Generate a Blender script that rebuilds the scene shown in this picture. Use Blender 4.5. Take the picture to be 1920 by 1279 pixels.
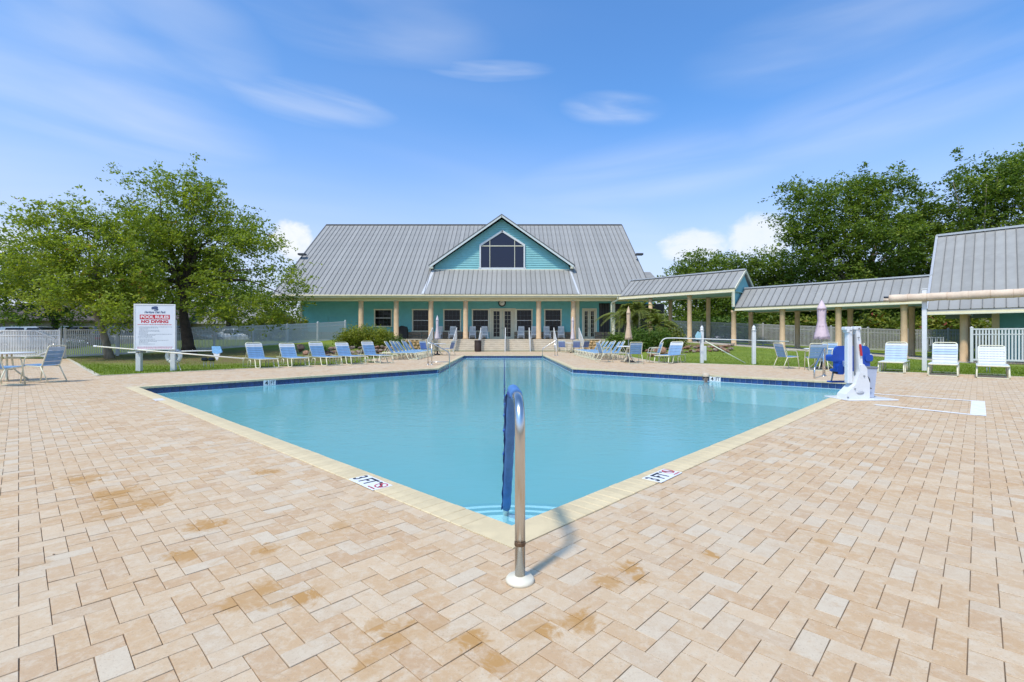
import bpy, bmesh, math, random
import numpy as np
from mathutils import Vector, Matrix, Euler
from mathutils.geometry import delaunay_2d_cdt

random.seed(7)
RNG = np.random.default_rng(11)
for o in list(bpy.data.objects):
    bpy.data.objects.remove(o)
SC = bpy.context.scene
COL = SC.collection
PI = math.pi

# ------------------------------------------------------------------ camera
H = 1.12            # eye height above the pool deck
FPX, HOR = 900.0, 633.0
cam_d = bpy.data.cameras.new('camera')
cam = bpy.data.objects.new('camera', cam_d)
COL.objects.link(cam)
cam.location = (0, 0, H)
cam.rotation_euler = (PI / 2, 0, 0)
cam_d.sensor_width = 36.0
cam_d.sensor_fit = 'HORIZONTAL'
cam_d.lens = FPX / 1920 * 36
cam_d.shift_y = -(639.5 - HOR) / 1920
cam_d.clip_start = 0.05
cam_d.clip_end = 3000
SC.camera = cam

# ------------------------------------------------------------------ sun + sky
SUN_EL = math.radians(58)
SUN_DIR = Vector((-0.58, -0.81, 0)).normalized() * math.cos(SUN_EL) + Vector((0, 0, math.sin(SUN_EL)))
sd = bpy.data.lights.new('sun', 'SUN')
sd.energy = 2.2
sd.angle = math.radians(5.0)
sd.color = (1.0, 0.91, 0.78)
sun = bpy.data.objects.new('sun', sd)
COL.objects.link(sun)
sun.location = (-20, -30, 40)
sun.rotation_euler = (-SUN_DIR).to_track_quat('-Z', 'Y').to_euler()

W = bpy.data.worlds.new('World')
SC.world = W
W.use_nodes = True
nt = W.node_tree
for n in list(nt.nodes):
    nt.nodes.remove(n)
N = nt.nodes.new
L = nt.links.new


def math_node(tree, op, a, b=None, clamp=False):
    n = tree.nodes.new('ShaderNodeMath')
    n.operation = op
    n.use_clamp = clamp
    for i, v in enumerate((a, b)):
        if v is None:
            continue
        if isinstance(v, (int, float)):
            n.inputs[i].default_value = v
        else:
            tree.links.new(v, n.inputs[i])
    return n.outputs[0]


def maprange(tree, v, a, b, c=0.0, d=1.0, smooth=True):
    n = tree.nodes.new('ShaderNodeMapRange')
    n.interpolation_type = 'SMOOTHSTEP' if smooth else 'LINEAR'
    tree.links.new(v, n.inputs[0])
    for i, q in enumerate((a, b, c, d)):
        n.inputs[i + 1].default_value = q
    return n.outputs[0]


def mixrgb(tree, fac, a, b, mode='MIX'):
    n = tree.nodes.new('ShaderNodeMixRGB')
    n.blend_type = mode
    for i, v in enumerate((fac, a, b)):
        if isinstance(v, (int, float)):
            n.inputs[i].default_value = v
        elif isinstance(v, tuple):
            n.inputs[i].default_value = v if len(v) == 4 else (*v, 1)
        else:
            tree.links.new(v, n.inputs[i])
    return n.outputs[0]


def noise(tree, vec, scale, detail=4, rough=0.55, dist=0.0):
    n = tree.nodes.new('ShaderNodeTexNoise')
    n.inputs['Scale'].default_value = scale
    n.inputs['Detail'].default_value = detail
    n.inputs['Roughness'].default_value = rough
    n.inputs['Distortion'].default_value = dist
    if vec is not None:
        tree.links.new(vec, n.inputs['Vector'])
    return n.outputs['Fac']


out = N('ShaderNodeOutputWorld')
bg = N('ShaderNodeBackground')
bg.inputs[1].default_value = 0.15
L(bg.outputs[0], out.inputs[0])
sky = N('ShaderNodeTexSky')
sky.sky_type = 'NISHITA'
sky.sun_disc = False
sky.sun_elevation = SUN_EL
sky.sun_rotation = math.atan2(SUN_DIR.x, SUN_DIR.y)
sky.altitude = 10
sky.air_density = 1.0
sky.dust_density = 1.6
sky.ozone_density = 2.0
tc = N('ShaderNodeTexCoord')
sep = N('ShaderNodeSeparateXYZ')
L(tc.outputs['Generated'], sep.inputs[0])
dz = sep.outputs[2]
# thin cirrus: direction projected on a high flat layer
zz = math_node(nt, 'ADD', math_node(nt, 'MAXIMUM', dz, 0.0), 0.16)
px_ = math_node(nt, 'DIVIDE', sep.outputs[0], zz)
py_ = math_node(nt, 'DIVIDE', sep.outputs[1], zz)
cv = N('ShaderNodeCombineXYZ')
L(math_node(nt, 'MULTIPLY', math_node(nt, 'ADD', px_, math_node(nt, 'MULTIPLY', py_, 0.35)), 0.42), cv.inputs[0])
L(math_node(nt, 'MULTIPLY', math_node(nt, 'SUBTRACT', py_, math_node(nt, 'MULTIPLY', px_, 0.30)), 1.0), cv.inputs[1])
cv.inputs[2].default_value = 3.7
n1 = noise(nt, cv.outputs[0], 0.7, 4, 0.5, 0.4)
cirrus = maprange(nt, n1, 0.38, 0.92, 0.0, 0.42)
cirrus = math_node(nt, 'MULTIPLY', cirrus, maprange(nt, dz, 0.05, 0.2))


def dirvec(px, py):
    return Vector(((px - 960) / FPX, 1.0, (HOR - py) / FPX)).normalized()


def sky_patch(px, py, az_w, el_w, strength, scale, seed, wisp=False, tilt=0.0):
    """a cloud that stands in one direction of the sky"""
    d = dirvec(px, py)
    az0, el0 = math.atan2(d.x, d.y), math.asin(d.z)
    n = N('ShaderNodeMath'); n.operation = 'ARCTAN2'
    L(sep.outputs[0], n.inputs[0]); L(sep.outputs[1], n.inputs[1])
    da = math_node(nt, 'DIVIDE', math_node(nt, 'SUBTRACT', n.outputs[0], az0), az_w)
    de = math_node(nt, 'DIVIDE', math_node(nt, 'SUBTRACT', math_node(nt, 'ARCSINE', dz), el0), el_w)
    if tilt:
        de = math_node(nt, 'SUBTRACT', de, math_node(nt, 'MULTIPLY', da, tilt))
    r2 = math_node(nt, 'ADD', math_node(nt, 'MULTIPLY', da, da), math_node(nt, 'MULTIPLY', de, de))
    body = maprange(nt, r2, 0.0, 1.0, 1.0, 0.0)
    c = N('ShaderNodeCombineXYZ')
    if wisp:
        L(math_node(nt, 'MULTIPLY', math_node(nt, 'ADD', da, math_node(nt, 'MULTIPLY', de, 0.5)), 0.8), c.inputs[0])
        L(math_node(nt, 'MULTIPLY', de, 1.25), c.inputs[1])
    else:
        L(da, c.inputs[0]); L(de, c.inputs[1])
    c.inputs[2].default_value = seed
    nn = noise(nt, c.outputs[0], scale * (.75 if wisp else 1), 4 if wisp else 7, 0.46 if wisp else 0.6, 0.35 if wisp else 0.3)
    if wisp:
        return body, nn, strength
    v = math_node(nt, 'ADD', body, math_node(nt, 'MULTIPLY', math_node(nt, 'SUBTRACT', nn, 0.5), 1.3))
    return body, v, strength


clouds = cirrus
for (a, b, aw, ew, st, sc_, sd_, tl) in ((120, 195, .34, .10, .50, 1.3, 1.0, 0), (250, 60, .26, .14, .36, 1.4, 7.7, 0), (575, 190, .20, .045, .42, 1.4, 2.2, -.2), (915, 133, .15, .022, .36, 1.3, 3.1, 0),
                                        (1145, 205, .12, .035, .33, 1.5, 4.2, -.3), (1690, 180, .34, .085, .28, 1.5, 5.9, .55), (1230, 320, .42, .075, .28, 1.3, 6.6, .5), (1600, 60, .3, .08, .25, 1.4, 9.4, 0), (700, 40, .3, .1, .25, 1.4, 11.4, 0)):
    body, v, s = sky_patch(a, b, aw, ew, st, sc_, sd_, True, tl)
    m = math_node(nt, 'MULTIPLY', maprange(nt, v, 0.15, 0.9), s)
    clouds = math_node(nt, 'MAXIMUM', clouds, math_node(nt, 'MULTIPLY', m, body))
for (a, b, aw, ew, st, sc_, sd_) in ((548, 452, .055, .05, .95, 2.6, 1.7), (1300, 462, .085, .045, .8, 2.4, 8.3), (1425, 445, .075, .055, .8, 2.6, 4.4), (-260, 440, .2, .07, .9, 3, 2.9), (2200, 430, .25, .06, .9, 3, 6.1)):
    body, v, s = sky_patch(a, b, aw, ew, st, sc_, sd_)
    m = math_node(nt, 'MULTIPLY', maprange(nt, v, 0.12, 1.05), s)
    clouds = math_node(nt, 'MAXIMUM', clouds, math_node(nt, 'MULTIPLY', m, maprange(nt, body, 0.0, 0.25)))
tinted = mixrgb(nt, 1.0, sky.outputs[0], (0.50, 0.83, 1.12, 1), 'MULTIPLY')
hz = maprange(nt, dz, -0.02, 0.44, 0.78, 0.0)
tinted = mixrgb(nt, hz, tinted, (3.55, 3.4, 3.95, 1))
skycol = mixrgb(nt, clouds, tinted, (4.1, 4.25, 4.45, 1))
L(skycol, bg.inputs[0])

SC.view_settings.view_transform = 'Standard'
SC.view_settings.look = 'None'
SC.view_settings.exposure = 0.65
SC.view_settings.gamma = 1.0
SC.view_settings.use_curve_mapping = False
SC.cycles.max_bounces = 8
SC.cycles.transparent_max_bounces = 16
SC.cycles.use_denoising = True


# ------------------------------------------------------------------ pixel <-> place helpers (used to survey the photograph)
def G(px, py, z=0.0):
    Y = FPX * (H - z) / (py - HOR)
    return Vector(((px - 960) / FPX * Y, Y, z))


def PX(px, Y):
    return (px - 960) / FPX * Y


def PZ(py, Y):
    return H - (py - HOR) * Y / FPX


# ------------------------------------------------------------------ object helpers
def link(o, parent=None):
    COL.objects.link(o)
    if parent is not None:
        o.parent = parent
    return o


def tag(o, label=None, cat=None, group=None, kind=None):
    if label: o['label'] = label
    if cat: o['category'] = cat
    if group: o['group'] = group
    if kind: o['kind'] = kind
    return o


def thing(name, label, cat, loc=(0, 0, 0), rz=0.0, group=None):
    o = bpy.data.objects.new(name, None)
    o.empty_display_size = 0.2
    o.location = loc
    o.rotation_euler = (0, 0, rz)
    link(o)
    return tag(o, label, cat, group)


def dup(root, loc=None, rz=None, label=None, group=None, parent=None):
    r = root.copy()
    COL.objects.link(r)
    if parent is not None:
        r.parent = parent
    if loc is not None: r.location = loc
    if rz is not None: r.rotation_euler = (0, 0, rz)
    if label: r['label'] = label
    if group: r['group'] = group
    for ch in list(root.children):
        dup(ch, parent=r)
    return r


def mesh_np(name, verts, faces, mat=None, smooth=False, attrs=None):
    """verts (N,3), faces (M,k) -> mesh; attrs {name: per-vertex float array}"""
    verts = np.asarray(verts, dtype=np.float32)
    faces = np.asarray(faces, dtype=np.int32)
    me = bpy.data.meshes.new(name)
    m, k = faces.shape
    me.vertices.add(len(verts))
    me.vertices.foreach_set('co', verts.ravel())
    me.loops.add(m * k)
    me.loops.foreach_set('vertex_index', faces.ravel())
    me.polygons.add(m)
    me.polygons.foreach_set('loop_start', np.arange(0, m * k, k, dtype=np.int32))
    me.polygons.foreach_set('loop_total', np.full(m, k, dtype=np.int32))
    me.polygons.foreach_set('use_smooth', np.full(m, smooth, dtype=bool))
    me.update(calc_edges=True)
    if attrs:
        for an, av in attrs.items():
            at = me.attributes.new(an, 'FLOAT', 'POINT')
            at.data.foreach_set('value', np.asarray(av, dtype=np.float32))
    if mat: me.materials.append(mat)
    return me


class MB:
    """collects shapes; build() links them as ONE mesh object"""

    def __init__(s):
        s.v, s.f, s.sm = [], [], []

    def add(s, verts, faces, smooth=False):
        b = len(s.v)
        s.v += [tuple(v) for v in verts]
        s.f += [tuple(i + b for i in f) for f in faces]
        s.sm += [smooth] * len(faces)
        return s

    def box(s, c, d, rot=None, bev=0.0):
        hx, hy, hz = d[0] / 2, d[1] / 2, d[2] / 2
        M = Matrix.Translation(Vector(c))
        if rot is not None:
            M = M @ (Euler(rot).to_matrix().to_4x4() if not isinstance(rot, Matrix) else rot.to_4x4())
        if bev <= 0:
            vs = [M @ Vector((x * hx, y * hy, z * hz)) for z in (-1, 1) for x, y in ((-1, -1), (1, -1), (1, 1), (-1, 1))]
            return s.add(vs, [(3, 2, 1, 0), (4, 5, 6, 7), (0, 1, 5, 4), (1, 2, 6, 5), (2, 3, 7, 6), (3, 0, 4, 7)])
        b = min(bev, hx * .9, hy * .9, hz * .9)
        vs = []
        for zl in ((-hz, b), (-hz + b, 0), (hz - b, 0), (hz, b)):
            z, ins = zl
            ax, ay = hx - ins, hy - ins
            c2 = b if ins == 0 else b * .4
            for (x, y) in ((-ax + c2, -ay), (ax - c2, -ay), (ax, -ay + c2), (ax, ay - c2), (ax - c2, ay), (-ax + c2, ay), (-ax, ay - c2), (-ax, -ay + c2)):
                vs.append(M @ Vector((x, y, z)))
        fs = [tuple(range(7, -1, -1)), tuple(range(24, 32))]
        for k in range(3):
            for i in range(8):
                j = (i + 1) % 8
                fs.append((k * 8 + i, k * 8 + j, k * 8 + 8 + j, k * 8 + 8 + i))
        return s.add(vs, fs)

    def bar(s, a, b, w, h=None, up=(0, 0, 1), ext=0.0):
        """rectangular bar from a to b, w across, h along 'up'"""
        a, b = Vector(a), Vector(b)
        h = w if h is None else h
        d = (b - a)
        ln = d.length
        x = d.normalized()
        u = Vector(up)
        if abs(u.dot(x)) > .98: u = Vector((0, 1, 0))
        y = u.cross(x).normalized()
        z = x.cross(y)
        return s.box((a + b) / 2, (ln + 2 * ext, w, h), Matrix((x, y, z)).transposed())

    def tube(s, pts, r, seg=8, caps=True, closed=False):
        pts = [Vector(p) for p in pts]
        n = len(pts)
        rs = r if isinstance(r, (list, tuple)) else [r] * n
        rings = []
        prev = None
        for i, p in enumerate(pts):
            if closed:
                t = (pts[(i + 1) % n] - pts[i - 1]).normalized()
            else:
                t = (pts[min(i + 1, n - 1)] - pts[max(i - 1, 0)]).normalized()
            if prev is None:
                a = Vector((0, 0, 1)) if abs(t.z) < .9 else Vector((1, 0, 0))
                u = a.cross(t).normalized()
            else:
                u = (prev - t * prev.dot(t))
                u = u.normalized() if u.length > 1e-6 else Vector((1, 0, 0)).cross(t).normalized()
            prev = u
            w = t.cross(u)
            rings.append([p + (u * math.cos(2 * PI * k / seg) + w * math.sin(2 * PI * k / seg)) * rs[i] for k in range(seg)])
        vs = [v for rg in rings for v in rg]
        fs = []
        for i in range(n if closed else n - 1):
            i2 = (i + 1) % n
            for k in range(seg):
                k2 = (k + 1) % seg
                fs.append((i * seg + k, i * seg + k2, i2 * seg + k2, i2 * seg + k))
        s.add(vs, fs, True)
        if caps and not closed:
            b = len(s.v) - len(vs)
            s.f.append(tuple(b + k for k in range(seg - 1, -1, -1)))
            s.f.append(tuple(b + (n - 1) * seg + k for k in range(seg)))
            s.sm += [False, False]
        return s

    def lathe(s, prof, c=(0, 0, 0), seg=16, smooth=True, axis='Z'):
        vs = []
        for (r, z) in prof:
            for k in range(seg):
                a = 2 * PI * k / seg
                p = (r * math.cos(a), r * math.sin(a), z)
                if axis == 'X': p = (p[2], p[0], p[1])
                if axis == 'Y': p = (p[1], p[2], p[0])
                vs.append((p[0] + c[0], p[1] + c[1], p[2] + c[2]))
        fs = []
        for i in range(len(prof) - 1):
            for k in range(seg):
                k2 = (k + 1) % seg
                fs.append((i * seg + k, i * seg + k2, (i + 1) * seg + k2, (i + 1) * seg + k))
        b = len(s.v)
        s.add(vs, fs, smooth)
        if prof[0][0] > 1e-4:
            s.f.append(tuple(b + k for k in range(seg - 1, -1, -1))); s.sm.append(False)
        if prof[-1][0] > 1e-4:
            s.f.append(tuple(b + (len(prof) - 1) * seg + k for k in range(seg))); s.sm.append(False)
        return s

    def prism(s, poly, d0, d1, plane='XZ', smooth=False):
        """poly of 2-D points extruded from d0 to d1 along the axis missing from plane"""
        def P(p, d):
            if plane == 'XZ': return (p[0], d, p[1])
            if plane == 'XY': return (p[0], p[1], d)
            return (d, p[0], p[1])
        n = len(poly)
        vs = [P(p, d0) for p in poly] + [P(p, d1) for p in poly]
        fs = [tuple(range(n - 1, -1, -1)), tuple(range(n, 2 * n))]
        for i in range(n):
            j = (i + 1) % n
            fs.append((i, j, n + j, n + i))
        return s.add(vs, fs, smooth)

    def mesh(s, name, mat=None):
        me = bpy.data.meshes.new(name)
        me.from_pydata(s.v, [], s.f)
        me.polygons.foreach_set('use_smooth', s.sm)
        bm = bmesh.new()
        bm.from_mesh(me)
        bmesh.ops.recalc_face_normals(bm, faces=bm.faces)
        bm.to_mesh(me)
        bm.free()
        me.update()
        if mat: me.materials.append(mat)
        return me

    def build(s, name, mat=None, parent=None, loc=None, rot=None):
        o = bpy.data.objects.new(name, s.mesh(name, mat))
        if loc is not None: o.location = loc
        if rot is not None: o.rotation_euler = rot
        return link(o, parent)


def obj(name, me, parent=None, loc=None, rot=None):
    o = bpy.data.objects.new(name, me)
    if loc is not None: o.location = loc
    if rot is not None: o.rotation_euler = rot
    return link(o, parent)


def arc(c, r, a0, a1, n, fn):
    """points c + r*(cos,sin) mapped by fn(x,y)"""
    return [fn(c[0] + r * math.cos(a0 + (a1 - a0) * i / n), c[1] + r * math.sin(a0 + (a1 - a0) * i / n)) for i in range(n + 1)]


def fillet(pts, r, n=5):
    """rounds the inner corners of a polyline"""
    pts = [Vector(p) for p in pts]
    o = [pts[0]]
    for i in range(1, len(pts) - 1):
        a, b, c = pts[i - 1], pts[i], pts[i + 1]
        d1, d2 = (a - b), (c - b)
        k = min(r, d1.length * .49, d2.length * .49)
        p, q = b + d1.normalized() * k, b + d2.normalized() * k
        for j in range(n + 1):
            t = j / n
            o.append(p * (1 - t) ** 2 + b * 2 * t * (1 - t) + q * t * t)
    o.append(pts[-1])
    return o


# ------------------------------------------------------------------ materials
MATS = {}


def pm(name, col, rough=0.6, metal=0.0, var=0.12, scale=6.0, bump=0.0, bscale=60.0, spec=None, objrand=0.0, coords='Object', stretch=None, dirt=None):
    """principled with a little blotch, optional per-object tone and fine relief"""
    if name in MATS: return MATS[name]
    m = bpy.data.materials.new(name)
    m.use_nodes = True
    t = m.node_tree
    b = t.nodes['Principled BSDF']
    tcn = t.nodes.new('ShaderNodeTexCoord')
    vec = tcn.outputs[coords]
    if coords == 'Position':
        pass
    if stretch:
        mp = t.nodes.new('ShaderNodeMapping')
        mp.inputs['Scale'].default_value = stretch
        t.links.new(vec, mp.inputs[0])
        vec = mp.outputs[0]
    c = None
    if var > 0:
        f = maprange(t, noise(t, vec, scale, 5, 0.6), 0.3, 0.7)
        lo = tuple(max(0, q * (1 - var)) for q in col)
        hi = tuple(min(1, q * (1 + var)) for q in col)
        c = mixrgb(t, f, lo, hi)
    else:
        rgb = t.nodes.new('ShaderNodeRGB'); rgb.outputs[0].default_value = (*col, 1); c = rgb.outputs[0]
    if dirt:
        dcol, amt, dsc = dirt
        f2 = maprange(t, noise(t, vec, dsc, 6, 0.65, 0.4), 0.5, 0.72, 0.0, amt)
        c = mixrgb(t, f2, c, dcol)
    if objrand > 0:
        oi = t.nodes.new('ShaderNodeObjectInfo')
        k = maprange(t, oi.outputs['Random'], 0, 1, 1 - objrand, 1 + objrand, False)
        cmb = t.nodes.new('ShaderNodeCombineColor')
        for i in range(3): t.links.new(k, cmb.inputs[i])
        c = mixrgb(t, 1.0, c, cmb.outputs[0], 'MULTIPLY')
    t.links.new(c, b.inputs['Base Color'])
    b.inputs['Roughness'].default_value = rough
    b.inputs['Metallic'].default_value = metal
    if spec is not None: b.inputs['Specular IOR Level'].default_value = spec
    if bump > 0:
        bn = t.nodes.new('ShaderNodeBump')
        bn.inputs['Strength'].default_value = bump
        bn.inputs['Distance'].default_value = 0.01
        t.links.new(noise(t, vec, bscale, 4, 0.6), bn.inputs['Height'])
        t.links.new(bn.outputs[0], b.inputs['Normal'])
    MATS[name] = m
    return m


def leaf_mat(name, dark, mid, light, trans=0.35, rough=0.55, brown=None):
    if name in MATS: return MATS[name]
    m = bpy.data.materials.new(name)
    m.use_nodes = True
    t = m.node_tree
    b = t.nodes['Principled BSDF']
    at = t.nodes.new('ShaderNodeAttribute'); at.attribute_name = 'tint'
    r = t.nodes.new('ShaderNodeValToRGB')
    r.color_ramp.elements[0].color = (*dark, 1)
    r.color_ramp.elements[1].color = (*light, 1)
    e = r.color_ramp.elements.new(0.5); e.color = (*mid, 1)
    if brown:
        r.color_ramp.elements[2].position = 0.93
        e2 = r.color_ramp.elements.new(0.97); e2.color = (*brown, 1)
    t.links.new(at.outputs['Fac'], r.inputs[0])
    t.links.new(r.outputs[0], b.inputs['Base Color'])
    b.inputs['Roughness'].default_value = rough
    b.inputs['Specular IOR Level'].default_value = 0.3
    tr = t.nodes.new('ShaderNodeBsdfTranslucent')
    t.links.new(mixrgb(t, 1.0, r.outputs[0], (1.25, 1.3, 0.6, 1), 'MULTIPLY'), tr.inputs[0])
    mx = t.nodes.new('ShaderNodeMixShader')
    mx.inputs[0].default_value = trans
    t.links.new(b.outputs[0], mx.inputs[1]); t.links.new(tr.outputs[0], mx.inputs[2])
    t.links.new(mx.outputs[0], t.nodes['Material Output'].inputs[0])
    MATS[name] = m
    return m


def rebase(root, loc):
    """moves a thing's origin to its base without moving its parts"""
    loc = Vector(loc)
    root.location = loc
    for ch in root.children:
        ch.location = ch.location - loc


# ================================================================== LAYOUT
POOL = [Vector(p) for p in ((0.0, 2.82), (8.66, 11.72), (2.22, 17.6), (1.97, 30.3), (-3.0, 30.3), (-2.68, 17.4), (-8.47, 10.84))]   # inner edge, counter-clockwise
DECK = [(-45, -8), (30, -8), (30, -2), (14.5, 13.6), (12.1, 16.0), (10.4, 18.67), (7.5, 21), (6.6, 22.6), (6.9, 30), (6.5, 38.7), (-6.2, 38.7), (-7.0, 30), (-7.3, 23.6), (-6.0, 21.9), (-12.06, 14.0), (-22.3, 24.2), (-23.4, 25.3), (-45, 25.3)]
U = Vector((math.cos(math.radians(45.8)), math.sin(math.radians(45.8))))
V = Vector((-U.y, U.x))
WATER_Z = -0.18
FLOOR_Z = -1.12
W0 = Vector((9.45, 40.9))          # covered walkway: start of its front column line, direction, and the way back from it
WD = Vector((0.700, -0.714))
WN = Vector((0.714, 0.700))


def offset_poly(poly, d):
    n = len(poly)
    o = []
    for i in range(n):
        a, b, c = poly[i - 1], poly[i], poly[(i + 1) % n]
        d1, d2 = (b - a).normalized(), (c - b).normalized()
        n1, n2 = Vector((d1.y, -d1.x)), Vector((d2.y, -d2.x))
        m = (n1 + n2).normalized()
        o.append(b + m * (d / max(.2, m.dot(n1))))
    return o


def inside(poly, x, y):
    x, y = np.asarray(x, float), np.asarray(y, float)
    r = np.zeros(x.shape, bool)
    n = len(poly)
    for i in range(n):
        x0, y0 = poly[i][0], poly[i][1]
        x1, y1 = poly[(i + 1) % n][0], poly[(i + 1) % n][1]
        if y0 == y1: continue
        c = ((y0 > y) != (y1 > y)) & (x < (x1 - x0) * (y - y0) / (y1 - y0) + x0)
        r ^= c
    return r


def sstep(t):
    t = np.clip(t, 0, 1)
    return t * t * (3 - 2 * t)


def slab_z(s):
    return np.clip(0.98 - 0.0635 * (s - 3.0), -0.18, 0.98)


def terrain(x, y):
    x, y = np.asarray(x, float), np.asarray(y, float)
    s = (x - W0.x) * WD.x + (y - W0.y) * WD.y
    off = (x - W0.x) * WN.x + (y - W0.y) * WN.y
    t = np.clip((off + 15.4) / 14.6, 0, 1)
    zr = (slab_z(s) - 0.04) * t * sstep((x - 6.9) / 2.2)
    zr = np.where(s < 1.5, np.maximum(zr, 0.9 * sstep((x - 7) / 1.0) * np.clip((y - 24) / 12, 0, 1)), zr)
    far = sstep((off - 6) / 12)
    zr = zr * (1 - far) + 0.3 * far
    zl = 0.94 * np.clip((y - 24) / 16, 0, 1) ** 1.6 * sstep((-x - 7.2) / 2.5)
    z = np.where(x > 0, zr, zl)
    far = sstep((y - 60) / 15)
    return z * (1 - far) + 0.3 * far


COPING_OUT = offset_poly(POOL, 0.195)

# ------------------------------------------------------------------ surfaces used by the setting
grass_m = bpy.data.materials.new('lawn_grass'); grass_m.use_nodes = True
t = grass_m.node_tree; b = t.nodes['Principled BSDF']
geo = t.nodes.new('ShaderNodeNewGeometry')
n_a = noise(t, geo.outputs['Position'], 0.55, 5, 0.6)
n_b = noise(t, geo.outputs['Position'], 9.0, 5, 0.7)
c = mixrgb(t, maprange(t, n_a, .35, .65), (0.125, 0.195, 0.008), (0.19, 0.25, 0.014))
c = mixrgb(t, maprange(t, n_b, .35, .7, 0, .5), c, (0.22, 0.24, 0.03))
# dead leaves and bare soil around the two oaks on the left
br = None
for (bx, by, rr) in ((-20.5, 26.0, 5.2), (-18.0, 24.0, 5.0), (-14.2, 23.2, 5.4), (-11.0, 24.5, 4.6), (-16, 28.5, 5.5), (-10, 29, 4.0), (15.2, 35.6, 2.2), (12.5, 33.5, 2.6)):
    vm = t.nodes.new('ShaderNodeVectorMath'); vm.operation = 'DISTANCE'
    t.links.new(geo.outputs['Position'], vm.inputs[0]); vm.inputs[1].default_value = (bx, by, .2)
    q = maprange(t, vm.outputs['Value'], rr * .35, rr, 1, 0)
    br = q if br is None else math_node(t, 'MAXIMUM', br, q)
br = math_node(t, 'MULTIPLY', br, maprange(t, noise(t, geo.outputs['Position'], 1.8, 5, .7), .3, .55))
c = mixrgb(t, math_node(t, 'MULTIPLY', br, .85), c, (0.165, 0.105, 0.042))
t.links.new(c, b.inputs['Base Color']); b.inputs['Roughness'].default_value = .9
bn = t.nodes.new('ShaderNodeBump'); bn.inputs['Strength'].default_value = .8; bn.inputs['Distance'].default_value = .04
t.links.new(noise(t, geo.outputs['Position'], 30, 3, .7), bn.inputs['Height']); t.links.new(bn.outputs[0], b.inputs['Normal'])

STAINS = [(250, 945, .40), (215, 925, .3), (300, 930, .22), (150, 900, .3), (390, 985, .22), (205, 965, .2), (350, 1040, .16), (480, 1115, .20), (455, 1125, .16), (575, 1118, .14), (520, 1122, .16), (500, 1030, .13), (580, 1005, .12), (700, 1175, .10), (740, 1195, .16), (780, 1180, .12), (690, 1250, .1), (1010, 1180, .14), (1090, 1165, .14), (1180, 1065, .13), (1140, 1090, .12), (1200, 1085, .08), (1545, 1015, .08), (1330, 1040, .1), (820, 1170, .1), (1260, 985, .07), (60, 1060, .12), (500, 885, .18), (880, 1200, .12), (930, 1240, .12), (640, 985, .12)]


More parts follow.
